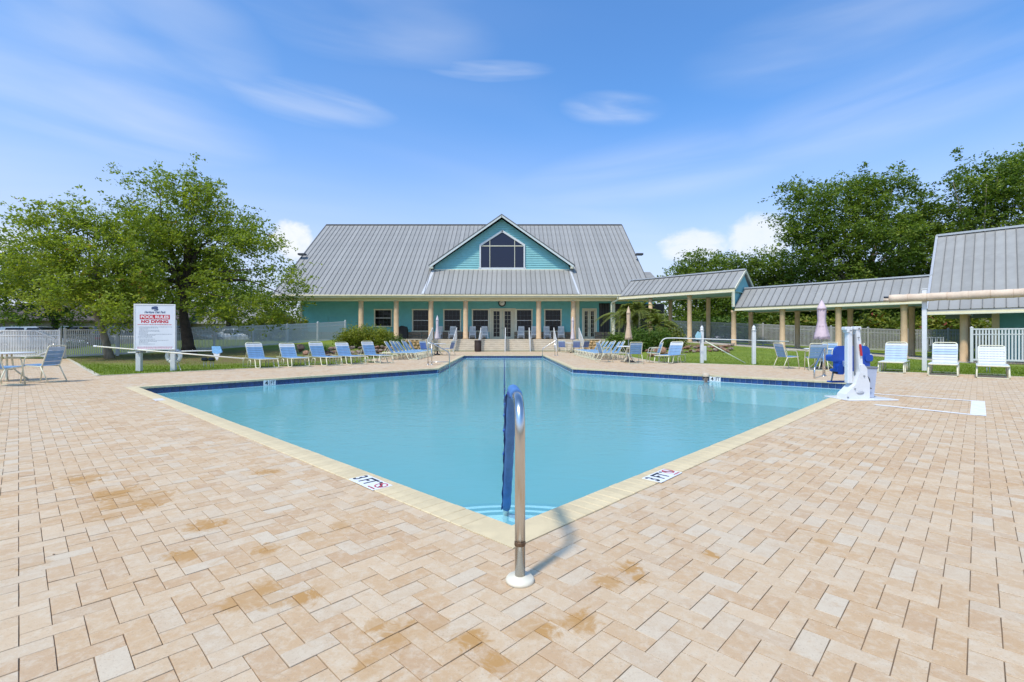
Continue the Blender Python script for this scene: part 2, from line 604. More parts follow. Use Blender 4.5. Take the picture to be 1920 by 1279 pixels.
def paver_material(name, attr):
    m = bpy.data.materials.new(name); m.use_nodes = True
    t = m.node_tree; b = t.nodes['Principled BSDF']
    if attr:
        a = t.nodes.new('ShaderNodeAttribute'); a.attribute_name = 'tint'; rnd = a.outputs['Fac']
    else:
        a = t.nodes.new('ShaderNodeObjectInfo'); rnd = a.outputs['Random']
    geo = t.nodes.new('ShaderNodeNewGeometry'); P = geo.outputs['Position']
    r = t.nodes.new('ShaderNodeValToRGB'); r.color_ramp.interpolation = 'LINEAR'
    els = [(p_, tuple(q * k_ for q, k_ in zip(c_, (1.17, 1.06, .895)))) for p_, c_ in ((0.0, (0.425, 0.305, 0.205)), (0.2, (0.455, 0.33, 0.215)), (0.5, (0.475, 0.372, 0.268)), (0.72, (0.51, 0.412, 0.31)), (0.86, (0.47, 0.395, 0.315)), (0.93, (0.50, 0.45, 0.385)), (1.0, (0.42, 0.305, 0.205)))]
    r.color_ramp.elements[0].color = (*els[0][1], 1); r.color_ramp.elements[1].color = (*els[-1][1], 1)
    for p, cc in els[1:-1]:
        e = r.color_ramp.elements.new(p); e.color = (*cc, 1)
    t.links.new(rnd, r.inputs[0]); c = r.outputs[0]
    # offset the grain for each paver so that it does not run on into the next
    cmb = t.nodes.new('ShaderNodeCombineXYZ')
    t.links.new(math_node(t, 'MULTIPLY', rnd, 37.0), cmb.inputs[2])
    va = t.nodes.new('ShaderNodeVectorMath'); va.operation = 'ADD'
    t.links.new(P, va.inputs[0]); t.links.new(cmb.outputs[0], va.inputs[1])
    PV = va.outputs[0]
    c = mixrgb(t, maprange(t, noise(t, PV, 19, 8, .72, .25), .42, .66, 0, .5), c, (0.64, 0.54, 0.40))
    c = mixrgb(t, maprange(t, noise(t, PV, 13, 8, .74, .3), .50, .70, 0, .55), c, (0.49, 0.315, 0.17))
    c = mixrgb(t, maprange(t, noise(t, PV, 120, 3, .7), .55, .72, 0, .5), c, (0.30, 0.215, 0.145))
    c = mixrgb(t, maprange(t, noise(t, PV, 170, 2, .7), .62, .74, 0, .4), c, (0.72, 0.64, 0.50))
    c = mixrgb(t, maprange(t, noise(t, P, .35, 4, .6), .4, .7, 0, .35), c, (0.57, 0.47, 0.345))
    # rust and tannin stains
    st = None
    for (sx, sy, rr) in STAINS:
        p = G(sx, sy)
        vm = t.nodes.new('ShaderNodeVectorMath'); vm.operation = 'DISTANCE'
        t.links.new(P, vm.inputs[0]); vm.inputs[1].default_value = p
        q = maprange(t, vm.outputs['Value'], rr * .0, rr * 1.1, 1, 0)
        st = q if st is None else math_node(t, 'MAXIMUM', st, q)
    nz = noise(t, PV, 9.0, 8, .72, 2.2)
    sv = math_node(t, 'ADD', st, math_node(t, 'MULTIPLY', math_node(t, 'SUBTRACT', nz, .5), 2.8))
    sv = math_node(t, 'MULTIPLY', maprange(t, sv, .30, .95, 0, 1.0), maprange(t, st, 0, .25))
    # how far each paver took the stain up
    take = maprange(t, math_node(t, 'FRACT', math_node(t, 'MULTIPLY', rnd, 17.31)), .0, .8, .25, 1.0, False)
    c = mixrgb(t, math_node(t, 'MULTIPLY', sv, take), c, (0.45, 0.25, 0.09))
    t.links.new(c, b.inputs['Base Color'])
    b.inputs['Roughness'].default_value = .82; b.inputs['Specular IOR Level'].default_value = .25
    bn = t.nodes.new('ShaderNodeBump'); bn.inputs['Strength'].default_value = .35; bn.inputs['Distance'].default_value = .004
    t.links.new(noise(t, PV, 150, 4, .7), bn.inputs['Height']); t.links.new(bn.outputs[0], b.inputs['Normal'])
    return m


PAVER_ONE = paver_material('paver_concrete', False)
PAVER_MANY = paver_material('paver_concrete_field', True)
joint_m = pm('joint_sand', (0.20, 0.14, 0.09), .95, var=.3, scale=3, bump=.5, bscale=200)
cope_m = pm('coping_cream', (0.63, 0.505, 0.30), .7, var=.08, scale=5, bump=.25, bscale=160, objrand=.05, dirt=((0.47, 0.37, 0.22), .4, 2.2))
concrete_m = pm('pale_concrete', (0.48, 0.42, 0.35), .85, var=.12, scale=2, bump=.3, bscale=90, dirt=((0.40, .34, .27), .4, 1.2))

# ------------------------------------------------------------------ far ground, lawn, deck
mb = MB()
mb.add([(-900, -300, -.75), (900, -300, -.75), (900, 1500, -.75), (-900, 1500, -.75)], [(0, 1, 2, 3)])
far_ground = mb.build('ground', pm('distant_grass', (0.09, 0.13, 0.04), .95, var=.3, scale=.05))
tag(far_ground, kind='structure')

xs = np.arange(-62, 62.1, 1.0); ys = np.arange(-12, 100, 1.0)
gx, gy = np.meshgrid(xs, ys)
gx, gy = gx.ravel(), gy.ravel()
deck_np = DECK
ins = inside(deck_np, gx, gy)
keep = ~ins
pts = [Vector((float(a), float(b_))) for a, b_ in zip(gx[keep], gy[keep])]
# denser points over the lawns that are seen close
ex = np.concatenate([RNG.uniform(-24, -6, 900), RNG.uniform(6.5, 26, 1400)])
ey = np.concatenate([RNG.uniform(14, 34, 900), RNG.uniform(13, 34, 1400)])
k2 = ~inside(deck_np, ex, ey)
pts += [Vector((float(a), float(b_))) for a, b_ in zip(ex[k2], ey[k2])]
n0 = len(pts)
pts += [Vector(p) for p in DECK]
edges = [(n0 + i, n0 + (i + 1) % len(DECK)) for i in range(len(DECK))]
r = delaunay_2d_cdt(pts, edges, [], 0, 1e-4)
vv = np.array([(p.x, p.y) for p in r[0]])
ff = np.array([f for f in r[2] if len(f) == 3])
cen = vv[ff].mean(1)
ff = ff[~inside(deck_np, cen[:, 0], cen[:, 1])]
zz_ = terrain(vv[:, 0], vv[:, 1])
me = mesh_np('lawn', np.column_stack([vv, zz_ - .004]), ff, grass_m, True)
lawn = obj('lawn', me); tag(lawn, kind='structure')

# deck bed (the sand in the joints) with the pool left open
pts = [Vector(p) for p in DECK] + [Vector(p) for p in offset_poly(POOL, .05)]
nD, nP = len(DECK), len(POOL)
edges = [(i, (i + 1) % nD) for i in range(nD)] + [(nD + i, nD + (i + 1) % nP) for i in range(nP)]
r = delaunay_2d_cdt(pts, edges, [], 0, 1e-4)
vv = np.array([(p.x, p.y) for p in r[0]]); ff = np.array([f for f in r[2] if len(f) == 3])
cen = vv[ff].mean(1)
ff = ff[inside(DECK, cen[:, 0], cen[:, 1]) & ~inside(offset_poly(POOL, .05), cen[:, 0], cen[:, 1])]
deck = obj('pool_deck', mesh_np('pool_deck', np.column_stack([vv, np.full(len(vv), -.0050)]), ff, joint_m))
tag(deck, kind='structure')

# ------------------------------------------------------------------ herringbone pavers
BW = 0.0915
JT = 0.0032


def clip_half(poly, p, nrm):
    """keeps the side of the line through p where nrm points"""
    o = []
    for i in range(len(poly)):
        a, b_ = poly[i], poly[(i + 1) % len(poly)]
        da, db = (a - p).dot(nrm), (b_ - p).dot(nrm)
        if da >= 0: o.append(a)
        if (da >= 0) != (db >= 0): o.append(a + (b_ - a) * (da / (da - db)))
    return o


def brick_poly_mesh(poly, zt, inset=.0013, zb=-.012):
    cx = sum((p for p in poly), Vector((0, 0))) / len(poly)
    n = len(poly)
    rad = max(.02, min((p - cx).length for p in poly))
    k = max(.6, 1 - inset / rad * 1.2)
    top = [cx + (p - cx) * k for p in poly]
    v = [(p.x, p.y, zt) for p in top] + [(p.x, p.y, zt - .0012) for p in poly] + [(p.x, p.y, zb) for p in poly]
    f = [tuple(range(n))]
    for q in range(2):
        for i in range(n):
            j = (i + 1) % n
            f.append((q * n + i, (q + 1) * n + i, (q + 1) * n + j, q * n + j))
    return v, f


O2 = Vector((0.0, 2.82)) + Vector((0.01, -0.275)) * 1.0
ii = np.arange(-400, 470)
I, J = np.meshgrid(ii, ii)
K = (I - J) % 4
selA, selB = (K == 0), (K == 3)
ca = np.stack([I[selA] + 1.0, J[selA] + .5, np.zeros(selA.sum())], 1)
cb = np.stack([I[selB] + .5, J[selB] + 1.0, np.ones(selB.sum())], 1)
cc = np.concatenate([ca, cb])
wx = O2.x + (cc[:, 0] * U.x + cc[:, 1] * V.x) * BW
wy = O2.y + (cc[:, 0] * U.y + cc[:, 1] * V.y) * BW
vis = (wy > -1.5) & (np.abs(wx) < 1.25 * np.maximum(wy, 0) + 4.5) & (wy < 39) & inside(DECK, wx, wy)
cc, wx, wy = cc[vis], wx[vis], wy[vis]
hl, hw = BW - JT / 2, BW / 2 - JT / 2
corn = []
for sx, sy in ((-1, -1), (1, -1), (1, 1), (-1, 1)):
    du = np.where(cc[:, 2] == 0, sx * hl, sx * hw); dv = np.where(cc[:, 2] == 0, sy * hw, sy * hl)
    corn.append((wx + du * U.x + dv * V.x, wy + du * U.y + dv * V.y))
cin = np.stack([inside(COPING_OUT, a, b_) for a, b_ in corn], 1)
din = np.stack([inside(DECK, a, b_) for a, b_ in corn], 1)
drop = cin.all(1)
whole = (~cin.any(1)) & din.all(1)
part = ~drop & ~whole
infr = (np.abs(wx) < 1.09 * wy) & (wy > 1.52)
size = np.where(infr, 1 / (wy ** 2), 0)
order = np.argsort(-np.where(whole, size, 0))
single = np.zeros(len(wx), bool); single[order[:270]] = True
pidx = [i for i in np.where(part)[0]]
pidx_near = set(sorted([i for i in pidx if infr[i]], key=lambda i: wy[i])[:30])

meA = meB = None
for typ in (0, 1):
    du, dv = (hl, hw) if typ == 0 else (hw, hl)
    poly = [Vector((0, 0)) + U * a * du + V * b_ * dv for a, b_ in ((-1, -1), (1, -1), (1, 1), (-1, 1))]
    v, f = brick_poly_mesh(poly, 0.0)
    m_ = bpy.data.meshes.new('paver'); m_.from_pydata(v, [], f); m_.materials.append(PAVER_ONE); m_.update()
    if typ == 0: meA = m_
    else: meB = m_
for i in np.where(single)[0]:
    o = bpy.data.objects.new('paver', meA if cc[i, 2] == 0 else meB)
    o.location = (wx[i], wy[i], RNG.normal(0, .0009))
    o.rotation_euler = (RNG.normal(0, .004), RNG.normal(0, .004), RNG.normal(0, .004))
    link(o, deck)


def edge_clip(i):
    poly = [Vector((c_[0][i], c_[1][i])) for c_ in corn]
    ctr = Vector((wx[i], wy[i]))
    for ring, sgn in ((COPING_OUT, 1), ([Vector(p) for p in DECK], -1)):
        if not (cin[i].any() if sgn == 1 else (~din[i]).any()): continue
        best = None
        for k in range(len(ring)):
            a, b_ = ring[k], ring[(k + 1) % len(ring)]
            d = (b_ - a); tt = max(0, min(1, (ctr - a).dot(d) / d.length_squared))
            dist = (a + d * tt - ctr).length
            if best is None or dist < best[0]: best = (dist, a, d)
        d = best[2].normalized()
        nrm = Vector((d.y, -d.x)) * sgn
        poly = clip_half(poly, best[1] + nrm * .003, nrm)
        if len(poly) < 3: return None
    return poly


fv, ff2, ft = [], [], []
V4, F4, T4 = [], [], []
for i in pidx:
    poly = edge_clip(i)
    if not poly: continue
    ar = abs(sum(poly[k].x * poly[(k + 1) % len(poly)].y - poly[(k + 1) % len(poly)].x * poly[k].y for k in range(len(poly)))) / 2
    if ar < .0004: continue
    if i in pidx_near:
        c0 = Vector((wx[i], wy[i]))
        v, f = brick_poly_mesh([p - c0 for p in poly], 0.0)
        m_ = bpy.data.meshes.new('paver'); m_.from_pydata(v, [], f); m_.materials.append(PAVER_ONE)
        obj('paver', m_, deck, (wx[i], wy[i], RNG.normal(0, .0007)))
    else:
        v, f = brick_poly_mesh(poly, RNG.normal(0, .0008))
        b0 = len(fv); fv += v; ff2 += [tuple(q + b0 for q in g) for g in f]; ft += [RNG.random()] * len(v)
idx = np.where(whole & ~single)[0]
nB = len(idx)
zt = RNG.normal(0, .0009, nB)
tv = []
for k, (rf, z) in enumerate(((1, 0.0), (0, -.0012), (0, -.012))):
    for q, (sx, sy) in enumerate(((-1, -1), (1, -1), (1, 1), (-1, 1))):
        ins_ = .0013 if rf else 0
        a, w_ = hl - ins_, hw - ins_
        du = np.where(cc[idx, 2] == 0, sx * a, sx * w_); dv = np.where(cc[idx, 2] == 0, sy * w_, sy * a)
        tilt = RNG.normal(0, .0006, nB) if rf else 0
        tv.append(np.stack([wx[idx] + du * U.x + dv * V.x, wy[idx] + du * U.y + dv * V.y, zt + z + tilt if k < 2 else np.full(nB, -.012)], 1))
tv = np.stack(tv, 1).reshape(-1, 3)
base = (np.arange(nB) * 12)[:, None]
pat = [(0, 1, 2, 3)] + [(r_ * 4 + q, (r_ + 1) * 4 + q, (r_ + 1) * 4 + (q + 1) % 4, r_ * 4 + (q + 1) % 4) for r_ in range(2) for q in range(4)]
fq = np.concatenate([base + np.array(p)[None, :] for p in pat], 0)
tint = np.repeat(RNG.random(nB), 12)
# clipped bricks joined into the same field (their polygons are triangulated as fans)
tri = [(g[0], g[k], g[k + 1]) for g in ff2 for k in range(1, len(g) - 1)]
field = mesh_np('paver_field', tv, fq, PAVER_MANY, attrs={'tint': tint})
fo = obj('paver_field', field, deck); fo['kind'] = 'stuff'
cut = mesh_np('cut_pavers', np.array(fv), np.array(tri), PAVER_MANY, attrs={'tint': np.array(ft)})
co_ = obj('paver_cuttings', cut, deck); co_['kind'] = 'stuff'

# concrete edging between paving and grass
edg = MB()
kerb_line = [(30, -2), (14.5, 13.6), (12.1, 16.0), (10.4, 18.67), (7.5, 21), (6.6, 22.6), (6.9, 30), (6.5, 38.7)]
for ln in (kerb_line, [(-6.2, 38.7), (-7.0, 30), (-7.3, 23.6), (-6.0, 21.9), (-12.06, 14.0), (-22.3, 24.2), (-23.4, 25.3)]):
    for a, b_ in zip(ln[:-1], ln[1:]):
        edg.bar((a[0], a[1], -.03), (b_[0], b_[1], -.03), .13, .085, ext=.03)
kerb = edg.build('deck_kerb', pm('kerb_concrete', (0.52, 0.46, 0.34), .85, var=.15, scale=2, bump=.3)); tag(kerb, kind='structure')

# ------------------------------------------------------------------ pool: basin, tiles, coping, water
plaster = pm('pool_plaster', (0.50, 0.77, 0.83), .8, var=.05, scale=.7, bump=.15, bscale=40)
pv, pf = [], []
wall = MB()
n = len(POOL)
for i in range(n):
    a, b_ = POOL[i], POOL[(i + 1) % n]
    wall.add([(a.x, a.y, -.03), (b_.x, b_.y, -.03), (b_.x, b_.y, FLOOR_Z), (a.x, a.y, FLOOR_Z)], [(0, 1, 2, 3)])
rr_ = delaunay_2d_cdt(POOL, [(i, (i + 1) % n) for i in range(n)], [], 1, 1e-4)
wall.add([(p.x, p.y, FLOOR_Z) for p in rr_[0]], [tuple(f) for f in rr_[2]])
basin = wall.build('pool_basin', plaster); tag(basin, kind='structure')
# entry steps: quarter rounds in the near corner, each with a dark tile edge
aU, aV = math.atan2(POOL[1].y - POOL[0].y, POOL[1].x - POOL[0].x), math.atan2(POOL[-1].y - POOL[0].y, POOL[-1].x - POOL[0].x)
for rad, z in ((1.87, -.50), (1.41, -.38), (.97, -.26)):
    st = MB()
    ring = [(POOL[0].x + rad * math.cos(aU + (aV - aU) * k / 24), POOL[0].y + rad * math.sin(aU + (aV - aU) * k / 24)) for k in range(25)]
    poly = [(POOL[0].x, POOL[0].y)] + ring
    st.prism(poly, FLOOR_Z + .004, z, 'XY')
    so = st.build('pool_step', pm('step_plaster', (0.72, 0.79, 0.82), .8, var=.05), basin)
    te = MB()
    ri = rad - .05
    ring2 = [(POOL[0].x + ri * math.cos(aU + (aV - aU) * k / 24), POOL[0].y + ri * math.sin(aU + (aV - aU) * k / 24)) for k in range(25)]
    te.prism(ring + ring2[::-1], z + .001, z + .006, 'XY')
    te.build('step_edge_tile', pm('navy_edge', (0.012, 0.02, 0.05), .3, var=.1), so)

tile_m = pm('navy_tile', (0.012, 0.040, 0.135), .12, var=.35, scale=9, objrand=.28, spec=.6)
grout_m = pm('tile_grout', (0.20, 0.30, 0.42), .8, var=.1)
grout = MB()
TW = 0.152
tile_me = MB().box((0, .004, 0), (TW - .008, .012, TW - .014), bev=.003).mesh('waterline_tile', tile_m)
for i in range(n):
    a, b_ = POOL[i], POOL[(i + 1) % n]
    d = (b_ - a); ln = d.length; d.normalize()
    nin = Vector((-d.y, d.x))
    A, B = a + nin * .003, b_ + nin * .003
    grout.add([(A.x, A.y, -.035), (B.x, B.y, -.035), (B.x, B.y, -.178), (A.x, A.y, -.178)], [(0, 1, 2, 3)])
    A, B = a + nin * .006, b_ + nin * .006
    ang = math.atan2(d.y, d.x)
    # the two sides nearest the camera show their tiles only to someone in the pool
    if i in (0, n - 1): continue
    k = int(ln / TW)
    off = (ln - k * TW) / 2
    for q in range(k):
        p = a + d * (off + (q + .5) * TW) + nin * .006
        obj('waterline_tile', tile_me, basin, (p.x, p.y, -.101), (0, 0, ang))
grout.build('tile_grout', grout_m, basin)
line = MB()
for i in range(n):
    a, b_ = POOL[i], POOL[(i + 1) % n]
    d = (b_ - a).normalized(); nin = Vector((-d.y, d.x)) * .012
    line.bar((a.x + nin.x, a.y + nin.y, -.186), (b_.x + nin.x, b_.y + nin.y, -.186), .012, .022)
line.build('waterline_bead', pm('white_bead', (0.62, 0.72, 0.80), .4, var=.05), basin)

# coping stones
cope = MB()
CW = 0.1
stones = []
for i in range(n):
    a, b_ = POOL[i], POOL[(i + 1) % n]
    d = (b_ - a); ln = d.length; d.normalize()
    nout = Vector((d.y, -d.x))
    pin = [a - nout * .022, b_ - nout * .022]
    # leave the mitred corners to their own stones
    c0 = .24 if i in (0,) else .21
    k = int((ln - 2 * c0) / CW); s0 = (ln - k * CW) / 2
    for q in range(k):
        p = a + d * (s0 + (q + .5) * CW) + nout * .0865
        stones.append((p.x, p.y, math.atan2(d.y, d.x)))
stones.sort(key=lambda s: s[1] + abs(s[0]) * .0)
coping_root = None
for i in range(n):      # corner stones: the bed piece the others hang from
    a, p0, p1 = POOL[i], POOL[i - 1], POOL[(i + 1) % n]
inner_off = offset_poly(POOL, -.022)
bed = MB()
for i in range(n):
    j = (i + 1) % n
    a, b_, c_, d_ = inner_off[i] + (COPING_OUT[i] - inner_off[i]) * .08, inner_off[j] + (COPING_OUT[j] - inner_off[j]) * .08, COPING_OUT[j], COPING_OUT[i]
    bed.prism([(a.x, a.y), (b_.x, b_.y), (c_.x, c_.y), (d_.x, d_.y)], -.048, -.004, 'XY')
coping_root = bed.build('pool_coping', pm('coping_mortar', (0.52, 0.41, 0.245), .9, var=.15, scale=4)); tag(coping_root, kind='structure')
stone_me = MB().box((0, 0, -.022), (CW - .0018, .217, .05), bev=.004).mesh('coping_stone', cope_m)
for (x, y, a) in stones[:290]:
    obj('coping_stone', stone_me, coping_root, (x, y, RNG.normal(0.003, .0008)), (RNG.normal(0, .004), 0, a + RNG.normal(0, .004)))
far = MB()
for (x, y, a) in stones[290:]:
    far.box((x, y, -.019), (CW - .0035, .217, .05), (0, 0, a))
fo = far.build('coping_row', cope_m, coping_root); fo['kind'] = 'stuff'
for i in range(n):
    d1, d2 = (POOL[i] - POOL[i - 1]).normalized(), (POOL[(i + 1) % n] - POOL[i]).normalized()
    e1 = [s for s in stones if abs(s[2] - math.atan2(d1.y, d1.x)) < 1e-6]; e2 = [s for s in stones if abs(s[2] - math.atan2(d2.y, d2.x)) < 1e-6]
    l1 = (POOL[i] - POOL[i - 1]).length; l2 = (POOL[(i + 1) % n] - POOL[i]).length
    g1 = (l1 - len(e1) * CW) / 2 - .002; g2 = (l2 - len(e2) * CW) / 2 - .002
    n1, n2 = Vector((d1.y, -d1.x)), Vector((d2.y, -d2.x))
    P = POOL[i]
    poly = [inner_off[i], P + d2 * g2 - n2 * .022, P + d2 * g2 + n2 * .195, COPING_OUT[i], P - d1 * g1 + n1 * .195, P - d1 * g1 - n1 * .022]
    MB().prism([(p.x, p.y) for p in poly], -.044, .004, 'XY').build('corner_stone', cope_m, coping_root)

# water
wm = bpy.data.materials.new('pool_water'); wm.use_nodes = True
t = wm.node_tree
for nd in list(t.nodes):
    if nd.type != 'OUTPUT_MATERIAL': t.nodes.remove(nd)
geo = t.nodes.new('ShaderNodeNewGeometry')
mp = t.nodes.new('ShaderNodeMapping'); mp.inputs['Scale'].default_value = (1.0, 1.7, 1)
t.links.new(geo.outputs['Position'], mp.inputs[0])
h1 = noise(t, mp.outputs[0], 2.2, 3, .55, .6)
h2 = noise(t, mp.outputs[0], 11.0, 3, .6, .4)
hh = math_node(t, 'ADD', h1, math_node(t, 'MULTIPLY', h2, .34))
bn = t.nodes.new('ShaderNodeBump'); bn.inputs['Strength'].default_value = .36; bn.inputs['Distance'].default_value = .016
t.links.new(hh, bn.inputs['Height'])
fr = t.nodes.new('ShaderNodeFresnel'); fr.inputs[0].default_value = 1.33
t.links.new(bn.outputs[0], fr.inputs[1])
tr = t.nodes.new('ShaderNodeBsdfTransparent'); tr.inputs[0].default_value = (0.86, 0.965, 0.98, 1)
gl = t.nodes.new('ShaderNodeBsdfGlossy'); gl.inputs['Roughness'].default_value = .03; gl.inputs[0].default_value = (.95, .97, 1, 1)
t.links.new(bn.outputs[0], gl.inputs['Normal'])
# light scattered back out of the water itself
df = t.nodes.new('ShaderNodeBsdfDiffuse'); df.inputs[0].default_value = (0.25, 0.72, 0.80, 1)
m0 = t.nodes.new('ShaderNodeMixShader'); m0.inputs[0].default_value = .44
t.links.new(tr.outputs[0], m0.inputs[1]); t.links.new(df.outputs[0], m0.inputs[2])
mx = t.nodes.new('ShaderNodeMixShader')
t.links.new(math_node(t, 'POWER', fr.outputs[0], 1.5), mx.inputs[0]); t.links.new(m0.outputs[0], mx.inputs[1]); t.links.new(gl.outputs[0], mx.inputs[2])
t.links.new(mx.outputs[0], t.nodes['Material Output'].inputs[0])
rr_ = delaunay_2d_cdt(POOL, [(i, (i + 1) % n) for i in range(n)], [], 1, 1e-4)
wv = np.array([(p.x, p.y, WATER_Z) for p in rr_[0]])
wf = np.array([f if (rr_[0][f[1]] - rr_[0][f[0]]).cross(rr_[0][f[2]] - rr_[0][f[0]]) > 0 else f[::-1] for f in rr_[2]])
water = obj('pool_water', mesh_np('pool_water', wv, wf, wm)); tag(water, kind='structure')


# ================================================================== CLUBHOUSE
teal_m = pm('teal_siding', (0.23, 0.49, 0.495), .75, var=.05, scale=2, bump=.1, bscale=30)
teal_wall = pm('teal_stucco', (0.155, 0.45, 0.47), .85, var=.06, scale=1.5, bump=.35, bscale=70)
trim_m = pm('cream_trim', (0.70, 0.66, 0.50), .55, var=.05, scale=3)
fascia_m = pm('cream_fascia', (0.72, 0.63, 0.40), .55, var=.06, scale=2)
white_m = pm('white_paint', (0.66, 0.66, 0.645), .45, var=.05, scale=3)
roof_m = pm('metal_roof', (0.300, 0.290, 0.268), .55, metal=.0, spec=.3, var=.08, scale=1.2, objrand=.075, dirt=((0.24, .235, .23), .3, .8))
rib_m = pm('roof_rib', (0.15, 0.145, 0.135), .5, metal=.05, var=.1)
glass_m = pm('dark_glass', (0.004, 0.005, 0.008), .05, var=0, spec=.3)
column_m = pm('tan_column', (0.58, 0.40, 0.235), .75, var=.08, scale=3, bump=.2, bscale=60)
porch_m = pm('porch_concrete', (0.52, 0.44, 0.33), .85, var=.12, scale=1.5, bump=.3, bscale=80, dirt=((0.36, .29, .21), .4, 1.5))
stone_m = pm('wainscot_stone', (0.25, 0.19, 0.13), .9, var=.2, scale=5, bump=.4, bscale=30)
soffit_m = pm('soffit_paint', (0.58, 0.68, 0.64), .7, var=.03)


def panel_mesh(w, ln, key={}):
    k = (round(w, 3), round(ln, 3))
    if k not in key:
        mb = MB()
        mb.box((w / 2, ln / 2, -.012), (w - .004, ln, .024))
        mb.box((.018, ln / 2, .022), (.036, ln, .05))
        me = mb.mesh('roof_panel', roof_m)
        me.materials.append(rib_m)
        for p in me.polygons:
            if p.center.x < .03 and (p.center.z > -.004): p.material_index = 1
        key[k] = me
    return key[k]


def roof_panels(parent, P, ex, ey, n, w, ln):
    ex, ey = Vector(ex).normalized(), Vector(ey).normalized()
    ez = ex.cross(ey)
    M = Matrix((ex, ey, ez)).transposed()
    for i in range(n):
        o = bpy.data.objects.new('roof_panel', panel_mesh(w, ln))
        link(o, parent)
        o.location = Vector(P) + ex * (w * i)
        o.rotation_euler = M.to_euler()


club = thing('clubhouse', 'long teal clubhouse with a grey metal roof, front gable and columned porch', 'clubhouse')
CY, EY, WY = 41.5, 40.9, 44.0
E_Z, R_Y, R_Z = 4.755, 52.8, 13.5
XL, XR = -20.4, 12.05
PF = .98
# walls: front wall, body, gable ends
body = MB()
body.box(((-19.2 + 12.9) / 2, 54, 2.9), (32.1, 19.96, 5.0))
for xx in (-19.25, 11.0):
    body.prism([(WY + .2, 5.0), (R_Y, 13.15), (61, 5.0)], xx, xx + .2, 'YZ')
body.build('wall', teal_wall, club)
fw = MB().box(((-19.25 + 12.95) / 2, WY + .0, (PF + 4.6) / 2), (32.2, .16, 4.6 - PF))
fw.build('porch_wall', teal_wall, club)
xw = -19.0
while xw < 9.6:
    wl = RNG.uniform(.6, 1.0)
    skip = any(a < xw + wl / 2 < b_ for a, b_ in ((PX(918, WY), PX(967, WY)), (PX(1091, WY), PX(1118, WY)),))
    if not skip:
        for k in range(2):
            MB().box((xw + wl / 2, WY - .12, PF + .17 + k * .33), (wl - .03, .12 + RNG.uniform(-.02, .02), .31), bev=.02).build('wainscot_stone', stone_m, club)
    xw += wl
MB().box((PX(566, WY), WY - .1, (PF + 4.3) / 2), (.16, .2, 4.3 - PF), bev=.01).build('corner_board', trim_m, club)
# porch: floor, ceiling, beam, gutter
MB().box(((-19.6 + 12.6) / 2, 42.55, .49), (32.2, 3.3, PF), bev=.02).build('porch_floor', porch_m, club)
MB().box(((-20.3 + 12.0) / 2, 42.4, 4.62), (32.2, 3.1, .06)).build('porch_ceiling', soffit_m, club)
MB().box(((XL + 11.9) / 2, CY - .02, 4.44), (32.2, .34, .34), bev=.02).build('porch_beam', fascia_m, club)
g = MB()
g.box(((XL + 9.3) / 2, EY + .02, 4.62), (9.3 - XL, .10, .24), bev=.015)
g.box(((XL + 9.3) / 2, EY - .08, 4.70), (9.3 - XL, .12, .13), bev=.02)
g.build('gutter', fascia_m, club)
for px in (677, 743, 808, 873, 1010, 1075):
    MB().lathe([(.25, PF), (.25, PF + .10), (.215, PF + .13), (.215, 3.6), (.195, 4.16), (.235, 4.19), (.235, 4.28)], (PX(px, CY), CY, 0), 20).build('porch_column', column_m, club)
MB().box((PX(1083, 43.8), 43.8, (PF + 4.5) / 2), (.30, .2, 4.5 - PF), bev=.01).build('pilaster', trim_m, club)
dp = MB()
dp.tube(fillet([(9.0, EY - .06, 4.62), (9.0, EY + .1, 4.3), (PX(1145, CY), CY - .3, 4.1), (PX(1145, CY), CY - .3, .9)], .1), .06, 8)
dp.build('downspout', trim_m, club)
MB().box((PX(1150, 42), 42, (PF + 4.4) / 2), (.28, .28, 4.4 - PF), bev=.02).build('porch_post', trim_m, club)
# steps
for k in range(6):
    z1 = PF - .004 - k * (PF / 6)
    if k == 0: continue
    y0 = 40.88 - k * .36
    MB().box((.1, (y0 + 40.92) / 2, z1 / 2 - .004), (12.3, 40.92 - y0, z1 - .008), bev=.02).build('porch_step', porch_m, club)


def window(px0, px1, py0, py1, Y, nx, name='window', split=True, parent=None, tr=.11):
    x0, x1 = PX(px0, Y), PX(px1, Y)
    z1, z0 = PZ(py0, Y), PZ(py1, Y)
    y = Y - .085
    f = MB()
    f.box(((x0 + x1) / 2, y - .02, z1 - tr / 2), (x1 - x0 + .06, .10, tr), bev=.008)
    f.box(((x0 + x1) / 2, y - .03, z0 + tr / 2 * .8), (x1 - x0 + .10, .14, tr * .8), bev=.008)
    for x in (x0 + tr / 2, x1 - tr / 2):
        f.box((x, y - .02, (z0 + z1) / 2), (tr, .09, z1 - z0 - tr), bev=.008)
    w = f.build(name, trim_m, parent)
    gx0, gx1, gz0, gz1 = x0 + tr, x1 - tr, z0 + tr * .8, z1 - tr
    zm = (gz0 + gz1) / 2
    for a, b_ in ((gz0, zm), (zm, gz1)):
        MB().box(((gx0 + gx1) / 2, y + .01, (a + b_) / 2), (gx1 - gx0, .012, b_ - a)).build('window_pane', glass_m, w)
        for k in range(1, nx):
            MB().box((gx0 + (gx1 - gx0) * k / nx, y - .004, (a + b_) / 2), (.011, .011, b_ - a)).build('glazing_bar', pm('bar_grey', (.12, .14, .15), .5, var=0), w)
        MB().box(((gx0 + gx1) / 2, y - .005, (a + b_) / 2), (gx1 - gx0, .011, .011)).build('glazing_bar', MATS['bar_grey'], w)
    MB().box(((gx0 + gx1) / 2, y - .01, zm), (gx1 - gx0, .04, .055), bev=.006).build('sash_rail', white_m, w)
    return w


